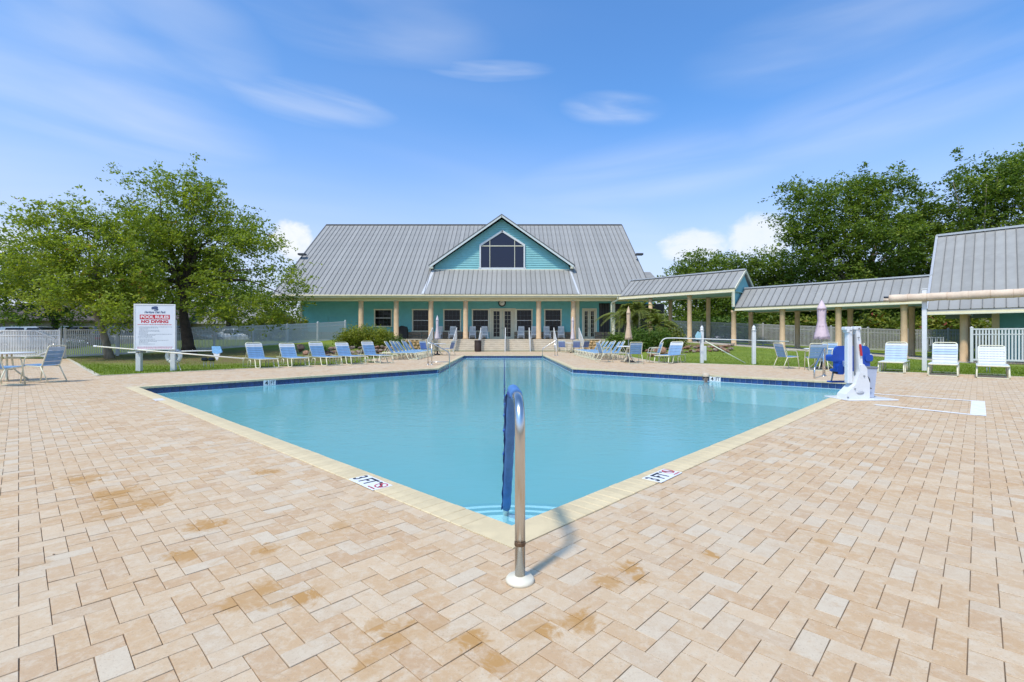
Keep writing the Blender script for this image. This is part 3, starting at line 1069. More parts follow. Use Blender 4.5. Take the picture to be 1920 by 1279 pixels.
window(702, 736, 579.5, 613, WY, 4, parent=club)
for a, b_ in ((773, 807), (831.3, 865), (884.8, 917.5), (967, 998.5), (1020, 1053)):
    window(a, b_, 579.5, 622, WY, 4, parent=club)


def french_door(px0, px1, py0, Y, glass, nz, parent, tr=.1):
    x0, x1 = PX(px0, Y), PX(px1, Y); z1, z0 = PZ(py0, Y), PF + .005
    y = Y - .085
    f = MB()
    f.box(((x0 + x1) / 2, y - .02, z1 - tr / 2), (x1 - x0, .12, tr), bev=.01)
    for x in (x0 + tr / 2, x1 - tr / 2): f.box((x, y - .02, (z0 + z1 - tr) / 2), (tr, .12, z1 - tr - z0), bev=.01)
    fr_ = f.build('door_frame', trim_m, parent)
    xm = (x0 + x1) / 2
    for (lx0, lx1), (ga, gb) in zip(((x0 + tr, xm - .01), (xm + .01, x1 - tr)), glass):
        gx0, gx1 = PX(ga, Y), PX(gb, Y)
        gz1, gz0 = z1 - tr - .16, z0 + .22
        d = MB()
        d.box(((lx0 + gx0) / 2, y, (z0 + z1 - tr) / 2), (gx0 - lx0, .05, z1 - tr - z0), bev=.004)
        d.box(((lx1 + gx1) / 2, y, (z0 + z1 - tr) / 2), (lx1 - gx1, .05, z1 - tr - z0), bev=.004)
        d.box(((gx0 + gx1) / 2, y, (gz1 + z1 - tr) / 2), (gx1 - gx0, .049, z1 - tr - gz1))
        d.box(((gx0 + gx1) / 2, y, (gz0 + z0) / 2), (gx1 - gx0, .049, gz0 - z0))
        door = d.build('door', pm('cream_door', (0.58, 0.53, 0.38), .5, var=.04), parent)
        MB().box(((gx0 + gx1) / 2, y + .005, (gz0 + gz1) / 2), (gx1 - gx0, .012, gz1 - gz0)).build('door_pane', glass_m, door)
        for k in range(1, nz):
            MB().box(((gx0 + gx1) / 2, y - .008, gz0 + (gz1 - gz0) * k / nz), (gx1 - gx0, .014, .016)).build('glazing_bar', trim_m, door)
        MB().box(((gx0 + gx1) / 2, y - .008, (gz0 + gz1) / 2), (.016, .014, gz1 - gz0)).build('glazing_bar', trim_m, door)
        hx = lx1 - .06 if lx1 < xm else lx0 + .06
        MB().lathe([(.03, -.07), (.034, -.05), (.012, -.035), (.012, 0)], (hx, y - .03, z0 + 1.0), 8, axis='Y').build('handle', pm('dark_metal', (.05, .05, .05), .35, metal=.6, var=0), door)


french_door(918, 967, 578.5, WY, ((925.5, 936.8), (946.3, 957.5)), 6, club)
french_door(1091, 1118.5, 578.5, WY, ((1096, 1101.5), (1107.5, 1113)), 6, club)
# dark screened opening at the right end of the porch and blank double door on the left
o = MB(); o.box((PX(1133, WY), WY - .10, (PF + 4.3) / 2), (.98, .06, 4.3 - PF - .1)); o.build('screen_door', pm('dark_screen', (.012, .014, .016), .35, var=0), club)
o = MB()
for k in range(4): o.box((PX(1126 + k * 5, WY), WY - .14, 2.6), (.035, .05, 3.2))
o.build('screen_frame', pm('bronze_frame', (.06, .055, .05), .5, var=0), club)
o = MB(); o.box((PX(1196, WY), WY - .10, (PF + 4.2) / 2), (4.7, .06, 4.2 - PF)); o.build('screen_wall', MATS['dark_screen'], club)
xa, xb = PX(616.5, WY), PX(671, WY)
o = MB()
o.box(((xa + xb) / 2, WY - .095, PZ(592.5, WY)), (xb - xa, .05, .05)); o.box((xa, WY - .095, 2.1), (.05, .05, 1.8)); o.box((xb, WY - .095, 2.1), (.05, .05, 1.8))
o.build('shutter_frame', pm('pale_teal_trim', (.18, .46, .45), .6, var=.05), club)
# main roof: deck + standing-seam panels, ridge cap
slope = Vector((0, R_Y - EY, R_Z - E_Z)); SL = slope.length
roof = MB()
roof.prism([(EY + .05, E_Z - .10), (R_Y, R_Z - .10), (R_Y + 11.9, E_Z - .10), (R_Y + 11.9, E_Z - .22), (R_Y, R_Z - .26), (EY + .05, E_Z - .2)], XL + .02, XR - .02, 'YZ')
roof_o = roof.build('roof', pm('roof_underlay', (.30, .30, .31), .6, var=.05), club)
PW = (XR - XL) / 74
roof_panels(roof_o, (XL, EY, E_Z), (1, 0, 0), slope, 74, PW, SL)
MB().box(((XL + XR) / 2, R_Y, R_Z + .02), (XR - XL, .34, .09), bev=.03).build('ridge_cap', rib_m, roof_o)
for xx in (XL - .03, XR + .03):
    MB().bar((xx, EY, E_Z - .06), (xx, R_Y, R_Z - .06), .06, .22).build('rake_board', rib_m, roof_o)
for px in (571.5, 1193.5):
    yy = 46.2 if px < 960 else 45.8
    MB().box((PX(px, yy) + (-.25 if px < 960 else .25), yy, PZ(477, yy)), (.7, .5, .18), bev=.03).build('gutter_end', pm('dark_gutter', (.06, .06, .065), .5, var=0), roof_o)
# lower side roof on the right
sr = MB(); sr.prism([(47, 6.6), (50, 7.95), (53, 6.6)], 11.9, 14.4, 'YZ'); sr.build('side_roof', roof_m, club)
# skirt roof under the gable
YG = 44.3
sx0, sx1 = PX(795, EY), PX(1083, EY)
slope2 = Vector((0, YG - EY + .5, (PZ(506, YG) + .09) - (E_Z + .06) + .36))
n2 = 30
roof_panels(roof_o, (sx0, EY - .03, E_Z + .075), (1, 0, 0), Vector((0, R_Y - EY, R_Z - E_Z + .12)), n2, (sx1 - sx0) / n2, 4.3)
for (x0, w_, sg) in ((sx0 - .1, .26, 1), (sx1 + .1, .16, -1)):
    cf = MB(); cf.bar((x0, EY, E_Z + .06), (x0 + sg * .35, YG, E_Z + .06 + 3.4 * .742), w_, .10)
    cf.build('valley_flashing', pm('pale_flashing', (.55, .55, .55), .45, metal=.1, var=.06), roof_o)
# gable: siding boards, roof slabs, trim, window
ax = PX(941, YG); az = PZ(409, YG); ez_ = PZ(500, YG); hwid = 6.45
base_z = PZ(506, YG)
sl = (az - ez_) / hwid
MB().prism([(ax - hwid + .3, base_z - .5), (ax + hwid - .3, base_z - .5), (ax + hwid - .3, ez_ + .15), (ax, az - .1), (ax - hwid + .3, ez_ + .15)], YG + .04, YG + .18, 'XZ').build('gable_wall', teal_wall, club)
z = base_z + .02
LAP = .205
while z < az - .25:
    zt_ = z + LAP
    half = min(hwid - .2, (az - .12 - z) / sl); half_t = max(.02, min(hwid - .2, (az - .12 - zt_) / sl))
    b_ = MB()
    y0, y1 = YG + .0, YG + .035
    v = [(ax - half, y0 - .012, z), (ax + half, y0 - .012, z), (ax + half_t, y1, zt_), (ax - half_t, y1, zt_), (ax - half, y1 + .02, z), (ax + half, y1 + .02, z), (ax + half_t, y1 + .02, zt_), (ax - half_t, y1 + .02, zt_)]
    b_.add(v, [(0, 1, 2, 3), (0, 4, 5, 1), (3, 2, 6, 7), (0, 3, 7, 4), (1, 5, 6, 2), (4, 7, 6, 5)])
    b_.build('siding_board', teal_m, club)
    z = zt_
MB().box((ax, YG - .06, base_z - .02), (2 * hwid - .5, .12, .10), bev=.01).build('gable_base_board', trim_m, club)
dor = MB()
for s in (-1, 1):
    a = [(ax, YG - .62, az + .24), (ax, 51.4, az + .24), (ax + s * (hwid + .22), 45.4, ez_ + .08), (ax + s * (hwid + .22), YG - .62, ez_ + .08)]
    dn = Vector((0, 0, -.10))
    v = a + [tuple(Vector(p) + dn) for p in a]
    dor.add(v, [(0, 1, 2, 3), (7, 6, 5, 4), (0, 3, 7, 4), (3, 2, 6, 7), (2, 1, 5, 6), (1, 0, 4, 5)])
dro = dor.build('gable_roof', rib_m, club)
for s in (-1, 1):
    tb = MB()
    tb.bar((ax, YG - .56, az + .06), (ax + s * (hwid + .1), YG - .56, ez_ - .08), .09, .17)
    tb.build('rake_trim', pm('pale_grey_trim', (.60, .63, .60), .5, var=.04), dro)
    MB().box((ax + s * (hwid - .02), YG - .3, ez_ - .14), (.30, .55, .22), bev=.02).build('eave_return', trim_m, dro)
wx0, wx1 = PX(900.5, YG), PX(983, YG); wz0, wz1, wza = PZ(503, YG), PZ(460, YG), PZ(433.5, YG)
wxm = (wx0 + wx1) / 2
y = YG - .05
f = MB()
for a, b_ in (((wx0, wz0), (wx0, wz1)), ((wx1, wz0), (wx1, wz1)), ((wx0, wz1), (wxm, wza)), ((wxm, wza), (wx1, wz1)), ((wx0 - .1, wz0 - .04), (wx1 + .1, wz0 - .04))):
    f.bar((a[0], y, a[1]), (b_[0], y, b_[1]), .13, .17, ext=.05)
gw = f.build('gable_window', MATS.get('white_paint'), club)
m1, m2, mz = PX(918.5, YG), PX(965, YG), PZ(461.5, YG)
zz1 = lambda x: wz1 + (wza - wz1) * (1 - abs(x - wxm) / (wxm - wx0))
for poly in ([(wx0, wz0), (m1, wz0), (m1, mz), (wx0, mz)], [(m1, wz0), (m2, wz0), (m2, mz), (m1, mz)], [(m2, wz0), (wx1, wz0), (wx1, mz), (m2, mz)],
             [(wx0, mz), (m1, mz), (m1, zz1(m1))], [(m1, mz), (m2, mz), (m2, zz1(m2)), (wxm, wza), (m1, zz1(m1))], [(m2, mz), (wx1, mz), (m2, zz1(m2))]):
    MB().prism(poly, y + .02, y + .032, 'XZ').build('window_pane', pm('gable_glass', (0.012, 0.014, 0.035), .08, var=0, spec=.5), gw)
for a, b_ in (((m1, wz0), (m1, zz1(m1))), ((m2, wz0), (m2, zz1(m2))), ((wx0, mz), (wx1, mz))):
    MB().bar((a[0], y, a[1]), (b_[0], y, b_[1]), .05, .075).build('mullion', trim_m, gw)
# wall lamps and clock
rebase(club, (-.84, 41, 0))
clock = thing('wall_clock', 'round white wall clock with a thick black rim above the porch door', 'clock', (PX(941.5, WY), WY - .2, PZ(568.5, WY)))
MB().lathe([(.0, .06), (.30, .06), (.33, .03), (.35, -.03), (.30, -.06), (.255, -.055), (.25, -.03), (0, -.03)], (0, 0, 0), 28, axis='Y').build('rim', pm('black_plastic', (.012, .012, .013), .4, var=0), clock)
MB().lathe([(0, -.035), (.252, -.035), (.252, -.03), (0, -.03)], (0, 0, 0), 28, axis='Y').build('dial', pm('clock_white', (.8, .8, .78), .5, var=0), clock)
h = MB(); h.bar((0, -.045, 0), (.06, -.045, .11), .012, .02); h.bar((0, -.047, 0), (-.12, -.047, .12), .01, .015); h.build('hands', MATS['black_plastic'], clock)

# planters of stacked sandstone at both ends of the steps
sand_m = pm('sandstone', (0.50, 0.33, 0.16), .9, var=.25, scale=4, bump=.6, bscale=25, objrand=.2, dirt=((0.20, .11, .05), .6, 3))


def rock_mesh(r, seed, mat, jag=.35):
    rg = random.Random(seed)
    bm = bmesh.new()
    bmesh.ops.create_icosphere(bm, subdivisions=2, radius=1)
    ph = [Vector((rg.gauss(0, 1), rg.gauss(0, 1), rg.gauss(0, 1))).normalized() for _ in range(9)]
    am = [rg.uniform(.55, .95) for _ in ph]
    for v in bm.verts:
        d = v.co.normalized(); k = 1.0
        for p, a in zip(ph, am):
            q = d.dot(p)
            if q > a * .8: k = min(k, a * .8 / q)
        k *= 1 + rg.uniform(-jag, jag) * .18
        v.co = d * k
    for v in bm.verts: v.co = Vector((v.co.x * r[0], v.co.y * r[1], v.co.z * r[2]))
    me = bpy.data.meshes.new('rock'); bm.to_mesh(me); bm.free()
    me.materials.append(mat)
    return me


ROCK_SAND = [rock_mesh((1, .8, .62), 30 + k, sand_m) for k in range(4)]
for px0, px1, lab in ((762, 783, 'orange sandstone planter at the left end of the porch steps'), (1107, 1121, 'orange sandstone planter at the right end of the porch steps')):
    Y = 38.9
    pl = thing('stone_planter', lab, 'planter', (PX((px0 + px1) / 2, Y), Y, 0), group='stone planters beside the porch steps')
    w = PX(px1, Y) - PX(px0, Y) + .5
    MB().box((0, .75, .48), (w + .1, 1.5, .9)).build('core', sand_m, pl)
    cols = max(2, int(w / .34))
    for rw in range(4):
        for k in range(cols):
            o = obj('stone', ROCK_SAND[int(RNG.integers(4))], pl, (-w / 2 + w * (k + .5 + (.25 if rw % 2 else 0)) / cols, .02 + RNG.uniform(-.05, .05), .12 + rw * .22), (RNG.uniform(-.3, .3), RNG.uniform(-.3, .3), RNG.uniform(0, 6)))
            s_ = RNG.uniform(.18, .24); o.scale = (s_, s_, s_)
    MB().box((0, .7, .96), (w + .2, 1.5, .08), bev=.02).build('cap_slab', porch_m, pl)

# ================================================================== COVERED WALKWAY
walk = thing('covered_walkway', 'long covered walkway with grey metal roofs on tan columns beside the lawn', 'walkway')


def WP(s, w, z):
    p = W0 + WD * s + WN * w
    return Vector((p.x, p.y, z))


def gabled(parent, s0, s1, e_bot, e_top, ridge, w0, w1, npan, panels_back=True):
    wm_ = (w0 + w1) / 2
    up = WP(0, wm_, ridge) - WP(0, w0, e_top)
    d3 = Vector((WD.x, WD.y, 0))
    rf = MB()
    v = []
    for s in (s0, s1):
        v += [WP(s, w0, e_top - .05), WP(s, wm_, ridge - .05), WP(s, w1, e_top - .05), WP(s, w1, e_top - .12), WP(s, wm_, ridge - .14), WP(s, w0, e_top - .12)]
    fs = [(0, 1, 2, 3, 4, 5), (11, 10, 9, 8, 7, 6)] + [(i, (i + 1) % 6, 6 + (i + 1) % 6, 6 + i) for i in range(6)]
    rf.add(v, fs)
    r_ = rf.build('roof', MATS['roof_underlay'], parent)
    w = (s1 - s0) / npan
    roof_panels(r_, WP(s0, w0 - .02, e_top), d3, up, npan, w, up.length + .02)
    up2 = WP(0, wm_, ridge) - WP(0, w1, e_top)
    roof_panels(r_, WP(s1, w1 + .02, e_top), -d3, up2, npan, w, up2.length + .02)
    rc = MB(); rc.bar(WP(s0 - .05, wm_, ridge + .03), WP(s1 + .05, wm_, ridge + .03), .36, .09)
    rc.build('ridge_cap', pm('pale_ridge', (.48, .48, .485), .45, metal=.3, var=.05), r_)
    fa = MB()
    for ww in (w0, w1):
        fa.bar(WP(s0, ww, (e_bot + e_top) / 2 - .03), WP(s1, ww, (e_bot + e_top) / 2 - .03), .10, e_top - e_bot - .06)
    fa.build('fascia', fascia_m, parent)
    lip = MB()
    lip.bar(WP(s0, w0 - .07, e_bot + .05), WP(s1, w0 - .07, e_bot + .05), .05, .07)
    lip.build('fascia_lip', trim_m, parent)
    dr = MB(); dr.bar(WP(s0, w0 - .06, e_top - .035), WP(s1, w0 - .06, e_top - .035), .05, .05); dr.build('drip_edge', rib_m, parent)
    MB().add([WP(s0, w0 + .03, e_bot + .06), WP(s1, w0 + .03, e_bot + .06), WP(s1, w1 - .03, e_bot + .06), WP(s0, w1 - .03, e_bot + .06),
              WP(s0, w0 + .03, e_bot + .10), WP(s1, w0 + .03, e_bot + .10), WP(s1, w1 - .03, e_bot + .10), WP(s0, w1 - .03, e_bot + .10)],
             [(3, 2, 1, 0), (4, 5, 6, 7), (0, 1, 5, 4), (1, 2, 6, 5), (2, 3, 7, 6), (3, 0, 4, 7)]).build('soffit', pm('walk_soffit', (.30, .52, .49), .7, var=.03), parent)


WW0, WW1 = -.28, 3.7
S1 = 9.35
gabled(walk, -.2, S1, 4.33, 4.66, 6.12, WW0, WW1, 21)
gabled(walk, S1 + .02, 19.72, 3.0, 3.27, 4.72, WW0, WW1, 24)
# teal gable end between the two roof levels
e = MB()
wm_ = (WW0 + WW1) / 2
tri_ = [(WW0 + .25, 4.3), (WW1 - .25, 4.3), (wm_, 5.86)]
v = [WP(S1 - .22, a, z) for a, z in tri_] + [WP(S1 - .12, a, z) for a, z in tri_]
e.add(v, [(0, 2, 1), (3, 4, 5), (0, 1, 4, 3), (1, 2, 5, 4), (2, 0, 3, 5)])
v = []
for s in (S1 - .2, S1 - .12):
    v += [WP(s, WW0 + .1, 3.2), WP(s, WW1 - .1, 3.2), WP(s, WW1 - .1, 4.34), WP(s, WW0 + .1, 4.34)]
e.add(v, [(0, 1, 2, 3), (7, 6, 5, 4), (0, 4, 5, 1), (1, 5, 6, 2), (2, 6, 7, 3), (3, 7, 4, 0)])
e.build('gable_end', teal_m, walk)
e = MB()
for sgn in (0, 1):
    w_ = WW0 if sgn == 0 else WW1
    e.bar(WP(S1 + .04, w_ - (.05 if sgn == 0 else -.05), 4.56), WP(S1 + .04, wm_, 6.04), .06, .16)
e.bar(WP(S1 - .1, WW0 - .02, 3.3), WP(S1 - .1, WW0 - .02, 4.4), .14, .2)
e.build('gable_trim', trim_m, walk)
sl_ = MB()
ss = np.linspace(1.2, 34, 24)
vt = []
for s in ss:
    z = float(slab_z(s))
    vt += [WP(s, -.45, z), WP(s, 3.9, z), WP(s, 3.9, z - .5), WP(s, -.45, z - .5)]
fs = []
for i in range(len(ss) - 1):
    for k in range(4): fs.append((i * 4 + k, i * 4 + (k + 1) % 4, i * 4 + 4 + (k + 1) % 4, i * 4 + 4 + k))
sl_.add(vt, fs)
sl_.build('floor_slab', concrete_m, walk)
s_front = (5.89, 9.17, 12.33, 15.49, 18.67, 21.17)
for s in s_front:
    for w_ in (0, 3.35):
        z0 = float(slab_z(s)); z1 = 4.33 if s < S1 - .4 else 3.02
        if s == 9.17: z1 = 3.02
        MB().lathe([(.20, z0 - .1), (.20, z0 + .06), (.17, z0 + .09), (.16, z1 - .14), (.185, z1 - .11), (.185, z1 + .05)], WP(s, w_, 0), 14).build('walkway_column', column_m, walk)
for s in (2.6,):
    MB().lathe([(.17, .9), (.16, 4.36)], WP(s, 0, 0), 14).build('walkway_column', column_m, walk)
    MB().lathe([(.17, .9), (.16, 4.36)], WP(s, 3.35, 0), 14).build('walkway_column', column_m, walk)
rebase(walk, WP(10, 1.7, 0))

# ================================================================== BATH HOUSE on the right
bath = thing('bath_house', 'small teal building with a big grey metal roof at the right end of the walkway', 'building')
BS0, BS1, BW0 = 19.75, 30.0, -.95
BW1 = 5.2
be, bt, br_ = 2.36, 2.62, 7.55
d3 = Vector((WD.x, WD.y, 0))
up = WP(0, BW1, br_) - WP(0, BW0, bt)
rf = MB(); v = []
for s in (BS0, BS1):
    v += [WP(s, BW0, bt - .05), WP(s, BW1, br_ - .05), WP(s, 2 * BW1 - BW0, bt - .05), WP(s, 2 * BW1 - BW0, bt - .15), WP(s, BW1, br_ - .17), WP(s, BW0, bt - .15)]
rf.add(v, [(0, 1, 2, 3, 4, 5), (11, 10, 9, 8, 7, 6)] + [(i, (i + 1) % 6, 6 + (i + 1) % 6, 6 + i) for i in range(6)])
br_o = rf.build('roof', MATS['roof_underlay'], bath)
roof_panels(br_o, WP(BS0, BW0 - .02, bt), d3, up, 24, (BS1 - BS0) / 24, up.length)
rc = MB(); rc.bar(WP(BS0 - .05, BW1, br_ + .02), WP(BS1, BW1, br_ + .02), .4, .12); rc.build('ridge_cap', MATS['pale_ridge'], br_o)
rc = MB(); rc.bar(WP(BS0 - .03, BW0, bt + .0), WP(BS0 - .03, BW1, br_ + .0), .12, .16); rc.build('rake_trim', MATS['pale_ridge'], br_o)
fa = MB(); fa.bar(WP(BS0, BW0 + .02, be + .08), WP(BS1, BW0 + .02, be + .08), .08, .16); fa.build('fascia', fascia_m, bath)
fa = MB(); fa.bar(WP(BS0, BW0 - .05, be + .02), WP(BS1, BW0 - .05, be + .02), .08, .07); fa.build('fascia_lip', trim_m, bath)
bw = MB(); v = []
for s in (22.4, 29.5):
    v += [WP(s, 2.4, -.4), WP(s, 8.5, -.4), WP(s, 8.5, 3.2), WP(s, 5.2, 6.3), WP(s, 2.4, 4.6)]
bw.add(v, [(0, 1, 2, 3, 4), (9, 8, 7, 6, 5)] + [(i, (i + 1) % 5, 5 + (i + 1) % 5, 5 + i) for i in range(5)])
bw.build('wall', teal_wall, bath)
cb_ = MB(); cb_.bar(WP(22.36, 2.36, -.3), WP(22.36, 2.36, 3.4), .34, .3, up=(WD.x, WD.y, 0)); cb_.build('corner_board', fascia_m, bath)
for s in (24.2, 27.4):
    MB().lathe([(.18, -.3), (.17, 2.5)], WP(s, 0, 0), 14).build('column', column_m, bath)
MB().bar(WP(21.3, -.5, 2.45), WP(21.3, 5, 2.45), .2, .1).build('ceiling_joist', trim_m, bath)
rebase(bath, WP(25, 3, -.2))

# ================================================================== FENCES
vinyl_m = pm('white_vinyl', (0.60, 0.60, 0.585), .5, var=.04, scale=2)
vinyl_back = pm('shaded_vinyl', (0.38, 0.38, 0.365), .55, var=.08, scale=2)  # vinyl darkened in its colour to stand for the shade on the back fence
vinyl_grey = pm('weathered_vinyl', (0.60, 0.60, 0.585), .55, var=.06, scale=2)


def picket_fence(name, label, a, b, posts, h, pitch, mat, top_lattice=True, pw=.05, group=None, cat='fence', base=None, limit=300, pts_first=True):
    a, b = Vector(a), Vector(b)
    ln = (b - a).length
    d = (b - a).normalized()
    bz = base or (lambda p: float(terrain(p.x, p.y)))
    root = thing(name, label, cat, (a.x, a.y, bz(a)), 0, group)
    loc = Vector(root.location)
    ang = math.atan2(d.y, d.x)
    post_me = MB()
    post_me.box((0, 0, (h + .04) / 2), (.12, .12, h + .04), bev=.008)
    post_me.lathe([(.085, h + .04), (.085, h + .06), (.0, h + .12)], (0, 0, 0), 4)
    pmesh = post_me.mesh('post', mat)
    for t_ in posts:
        p = a + d * t_
        obj('post', pmesh, root, Vector((p.x, p.y, bz(p))) - loc, (0, 0, ang))
    ps = list(posts)
    for t0, t1 in zip(ps[:-1], ps[1:]):
        p, q = a + d * t0, a + d * t1
        zp, zq = bz(p), bz(q)
        for zz_, hh_ in ((h - .03, .07), (h - .30, .05), (.12, .09)):
            MB().bar(Vector((p.x, p.y, zp + zz_)) - loc, Vector((q.x, q.y, zq + zz_)) - loc, .045, hh_).build('rail', mat, root)
    pk = MB().box((0, 0, (h - .16) / 2), (pw, .022, h - .16)).mesh('picket', mat)
    cnt = int(ln / pitch)
    spots = [(k + .5) * ln / cnt for k in range(cnt)]
    rest = MB()
    for k, s in enumerate(spots):
        if any(abs(s - t_) < .08 for t_ in ps): continue
        p = a + d * s
        loc_p = Vector((p.x, p.y, bz(p) + .13)) - loc
        if k < limit or limit <= 0: obj('picket', pk, root, loc_p, (0, 0, ang))
        else: rest.box((loc_p.x, loc_p.y, loc_p.z + (h - .16) / 2), (pw, .022, h - .16), (0, 0, ang))
    if rest.v:
        ro = rest.build('picket_run', mat, root); ro['kind'] = 'stuff'
    return root, d, ang


fA, fB = Vector((-23.75, 25.5)), Vector((-13.9, 40.0))
fl = (fB - fA).length
picket_fence('picket_fence', 'grey white vinyl picket fence climbing behind the two oaks to the clubhouse', fA, fB, [0, 2.25] + [2.25 + k * (fl - 2.25) / 6 for k in range(1, 7)], 1.53, .085, vinyl_grey, limit=230)
gt, d, ang = picket_fence('fence_gate', 'wide grey vinyl gate with corner braces at the left end of the fence', (-30.2, 25.35), (-23.80, 25.35), [.06, 6.34], 1.5, .085, vinyl_grey, cat='gate')
br_m = MB()
for (x0, z0, x1, z1) in ((5.1, 1.45, 6.1, 1.05), (2.2, 1.05, 3.3, 1.45), (5.2, .18, 6.15, .5)):
    br_m.bar((x0, -.04, z0), (x1, -.04, z1), .03, .06)
br_m.build('brace', vinyl_grey, gt)
# back fence behind the walkway
gA, gB = Vector((13.6, 40.6)), Vector((34.0, 31.0))
gl_ = (gB - gA).length
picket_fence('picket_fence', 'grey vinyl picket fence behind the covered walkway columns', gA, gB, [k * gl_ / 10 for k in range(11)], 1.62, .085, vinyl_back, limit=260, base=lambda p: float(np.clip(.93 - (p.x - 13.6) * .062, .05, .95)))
# bright fence panel by the bath house
picket_fence('picket_fence', 'bright white picket fence panel by the bath house at the right edge', (23.75, 24.8), (27.3, 21.6), [0, 2.15, 4.75], 1.72, .115, vinyl_m, pw=.065, base=lambda p: -.14)


# ================================================================== FURNITURE
frame_m = pm('ivory_tube', (0.66, 0.62, 0.44), .4, var=.06, scale=6)
blue_m = pm('blue_strap', (0.16, 0.295, 0.47), .55, var=.08, scale=8)
blue_far = pm('blue_strap_worn', (0.16, 0.33, 0.52), .6, var=.12, scale=6)
pale_m = pm('white_strap', (0.56, 0.575, 0.59), .55, var=.05, scale=8)
sky_m = pm('pale_blue_strap', (0.36, 0.47, 0.60), .55, var=.08, scale=8)
GL = 'strap lounge chairs round the pool'


def lounger(label, back_cols, seat_col, group=GL, bang=58, low=False):
    t = thing('lounge_chair', label, 'lounge chair', group=group)
    w = .31
    zr = .34
    f = MB()
    ba = math.radians(bang)
    bl = .68
    bx, bz_ = -.32 - bl * math.cos(ba), zr + bl * math.sin(ba)
    f.tube(fillet([(-.92, w, zr), (.93, w, zr), (.98, w, zr), (.98, -w, zr), (.93, -w, zr), (-.92, -w, zr)], .07), .0195, 7)
    f.build('seat_frame', frame_m, t)
    f = MB(); f.tube(fillet([(-.32, w - .03, zr + .01), (bx, w - .03, bz_), (bx, -w + .03, bz_), (-.32, -w + .03, zr + .01)], .09), .0195, 7)
    f.build('back_frame', frame_m, t)
    for s in (1, -1):
        f = MB(); f.tube(fillet([(.90, s * w, zr), (.99, s * (w + .01), .02), (.55, s * (w + .01), .02), (.42, s * w, zr)], .06), .0195, 7)
        f.build('leg', frame_m, t)
        f = MB(); f.tube(fillet([(-.02, s * (w + .01), .0), (.01, s * w, zr - .06), (-.25, s * w, zr - .06), (-.30, s * (w + .01), .0)], .09), .0195, 7)
        f.build('leg', frame_m, t)
        f = MB(); f.tube(fillet([(-.80, s * (w + .01), .0), (-.78, s * w, zr), (-.60, s * w, zr)], .07), .0195, 7)
        f.build('leg', frame_m, t)
    f = MB(); f.bar((.99, -w, .02), (.99, w, .02), .024); f.bar((-.80, -w, .03), (-.80, w, .03), .024); f.build('cross_bar', frame_m, t)
    f = MB(); f.bar((bx * .55 - .14, w - .05, zr + .36), (-.72, w - .05, zr - .0), .02); f.bar((bx * .55 - .14, -w + .05, zr + .36), (-.72, -w + .05, zr), .02); f.build('back_prop', frame_m, t)
    st = {}
    for k in range(12):
        x = -.27 + k * .1
        key = id(seat_col)
        if key not in st: st[key] = MB().box((0, 0, 0), (.088, 2 * w + .036, .010), bev=.004).mesh('seat_strap', seat_col)
        obj('seat_strap', st[key], t, (x, 0, zr + .014))
    dirv = Vector((-math.cos(ba), 0, math.sin(ba)))
    nn = len(back_cols)
    for k, m_ in enumerate(back_cols):
        p = Vector((-.32, 0, zr)) + dirv * (bl * (k + .55) / (nn + .6))
        me = MB().box((0, 0, 0), (bl / (nn + .6) - .010, 2 * w - .03, .010), bev=.004).mesh('back_strap', m_) if ('b', id(m_)) not in st else st[('b', id(m_))]
        st[('b', id(m_))] = me
        obj('back_strap', me, t, p + Vector((math.sin(ba), 0, math.cos(ba))) * .016, (0, ba, 0))
    return t


B = [blue_m] * 6 + [pale_m] * 2
lou = lounger('first blue strap lounger, at the left end of the row, beside the hanging net', B, blue_m)
AF = math.radians(-45)
loungers_ = []
spots = [(487, 18.0, 'first blue strap lounger, at the left end of the row, beside the hanging net'),
         (548, 18.85, 'second blue strap lounger of the left row, in front of the grey fence'),
         (605, 19.6, 'blue strap lounger in front of the dark brown boulder'),
         (653, 20.5, 'blue strap lounger between the spiky plant and the pale boulders'),
         (702, 21.3, 'blue strap lounger in front of the yellow green bush, last before the packed row')]
for i, (px, Y, lab) in enumerate(spots):
    loc = (PX(px, Y), Y, 0.0)
    o = lou if i == 0 else dup(lou)
    o.location = loc; o.rotation_euler = (0, 0, AF + (.03, -.05, .06, -.02, .05)[i]); o['label'] = lab
    if i: loungers_.append((o, (0, -5, 3, -2, 5)[i]))


def recline(root, deg):
    """tilts the hinged back of one lounger a little, so that no two stand quite alike"""
    P = Matrix.Translation((-.32, 0, .35))
    R_ = P @ Matrix.Rotation(math.radians(deg), 4, 'Y') @ P.inverted()
    for c_ in root.children:
        if c_.name.startswith(('back_frame', 'back_strap')):
            c_.matrix_basis = R_ @ c_.matrix_basis


ord_ = ['nearest', 'second', 'third', 'fourth', 'fifth', 'sixth', 'farthest']
worn = lounger('nearest faded strap lounger in the packed row left of the channel', [blue_far] * 6 + [sky_m] * 2, blue_far, 'lounge chairs packed side by side', 58)
for i in range(7):
    o = worn if i == 0 else dup(worn)
    o.location = (-5.75 - .02 * i, 24.4 + i * .98, 0.0)
    o.rotation_euler = (0, 0, math.radians(2))
    if i: loungers_.append((o, RNG.uniform(-4, 5)))
    o['label'] = '%s faded strap lounger in the packed row left of the narrow pool channel' % ord_[i]
for i in range(7):
    o = dup(worn)
    o.location = (4.95 + .0 * i, 24.0 + i * 1.08, 0.0)
    o.rotation_euler = (0, 0, math.radians(178))
    loungers_.append((o, RNG.uniform(-4, 5)))
    o['label'] = '%s faded strap lounger in the packed row right of the narrow pool channel' % ord_[i]
for o_, dg in loungers_: recline(o_, dg)
o = dup(lou, (PX(1258, 21.2), 21.2, .01), math.radians(-132), 'blue strap lounger standing alone by the brown rocks right of the channel')
